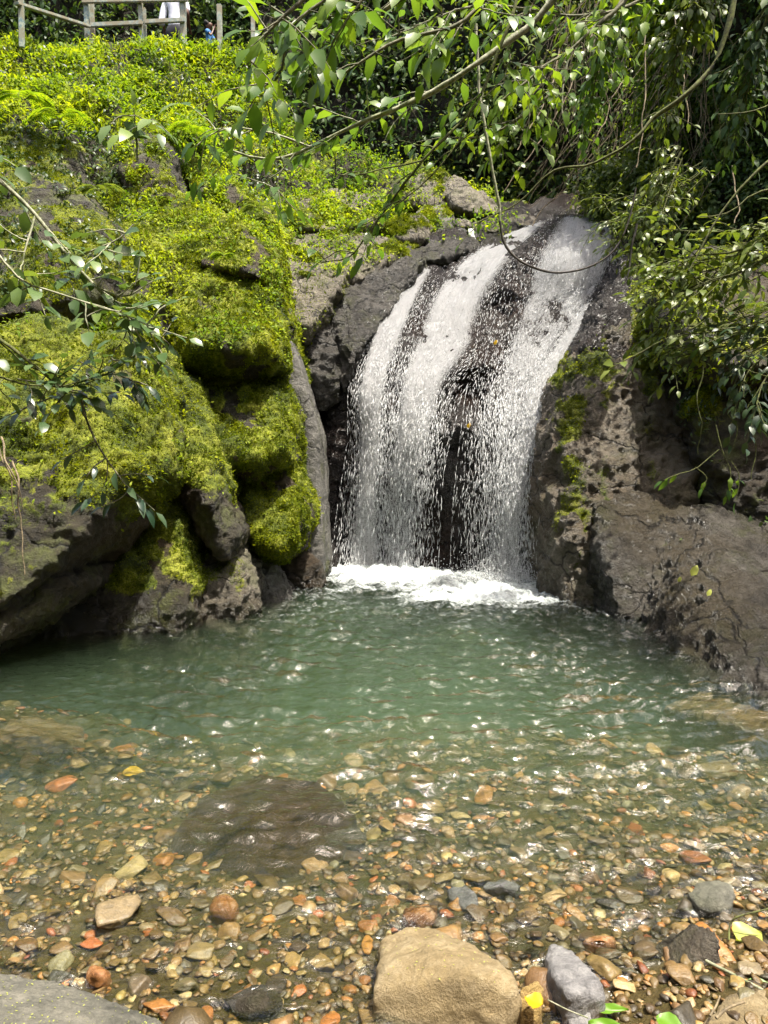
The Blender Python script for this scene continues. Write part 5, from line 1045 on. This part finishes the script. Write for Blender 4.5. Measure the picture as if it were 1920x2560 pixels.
for k_, (x_, y_, Y_, lb) in enumerate([(1728, 1440, 5.72, 'larger yellow leaf stuck on the smooth right bank rock'), (1768, 1490, 5.45, 'small yellow leaf lower on the smooth right bank rock'), (1695, 1455, 5.85, 'tiny pale leaf left of the larger yellow leaf on the bank rock')]):
    p_ = P(x_, y_, Y_); V_, F_, C_ = leaves(p_[None], np.array([[.5, .1, .8]]), np.array([[0, -1., .5]]), np.array([(.10, .06, .05)[k_]]), (OVAL_V, LEAF_F), np.array([.6])); tag(link('fallen_leaf', mesh('fallen_leaf', V_, F_, LYG, C_)), lb, 'leaf')
for k_, (x_, y_, lb) in enumerate([(1235, 862, 'yellow leaf caught on the wet rock in the middle of the fall'), (1168, 1070, 'small yellow leaf on the ledge rock between the two main streams')]):
    p_ = P(x_, y_, float(D(np.array([x_]), np.array([y_]))[0]) - .24); V_, F_, C_ = leaves(p_[None], np.array([[.5, -.1, .8]]), np.array([[0, -1., .3]]), np.array([.07]), (OVAL_V, LEAF_F), np.array([.6])); tag(link('fallen_leaf', mesh('fallen_leaf', V_, F_, LY, C_)), lb, 'leaf')
def stick(label, pts, r0, r1, m='palebark', name='stick'):
    q = smoothpath([WP(*p) for p in pts], 24); V_, F_ = tube(q, r0, r1, 7, .1); return tag(link(name, mesh(name, V_, F_, MB[m])), label, 'stick')
stick('straw coloured stick slanting across the lower right corner', [(1765, 2402, .06), (1840, 2440, .07), (1925, 2485, .09), (2000, 2520, .10)], .005, .004)
stick('thin pale twig lying below the grey slate rock', [(1370, 2500, .06), (1420, 2525, .07), (1470, 2545, .07)], .002, .0015)
stick('curved yellow green stem arching at the right edge', [(1822, 2350, .03), (1826, 2310, .06), (1850, 2290, .09), (1930, 2270, .12)], .003, .0025, 'mossbark', 'stem')
stick('reddish dry twig on the pale corner rock', [(1790, 2545, .14), (1820, 2520, .15), (1860, 2505, .15)], .004, .003, 'root')
stick('dry brown twig crossing the rust orange stone', [(1775, 2540, .12), (1790, 2515, .13), (1800, 2490, .13)], .003, .002, 'root')
# piece of bark / rotten wood
q = FPt([(1305, 2468, .09), (1345, 2450, .10), (1358, 2470, .09), (1352, 2530, .05), (1340, 2555, .03), (1300, 2550, .03), (1298, 2500, .07)])
MR['bark'] = rock_mat('rotten_wood', (.05, .025, .01), (.42, .28, .09), (.62, .46, .20), bump=.9, rough=.7, scale=5., line=(-1, -.9), pits=.9)
rock('BK', [[*q] + [p - np.array([0, 0, .05]) for p in q]], 'bark', 'chunk of yellow rotten wood wedged right of the big golden boulder', vox=.004, amps=((30., .004, 1), (80, .002, 0)), smooth=1, name='rotten_wood', cat='wood chunk')
# petals on the flat grey boulder
for key, n_, nm in (('N6', 260, 'petals'), ('N1', 60, 'petals')):
    V_, F_, no_, mo_ = ROCKS[key]; ps, ns = scatter(V_, tri(F_), n_, sstep(.6, .9, no_[:, 2]))
    a_, b_, c_ = leaves(ps + ns * .003, rng.normal(size=ps.shape) * [1, 1, .1], ns, rng.uniform(.004, .008, n_), (BIT_V, BIT_F), rng.random(n_)); tag(link('fallen_petals', mesh('fallen_petals', a_, b_, LYG, c_)), kind='stuff')
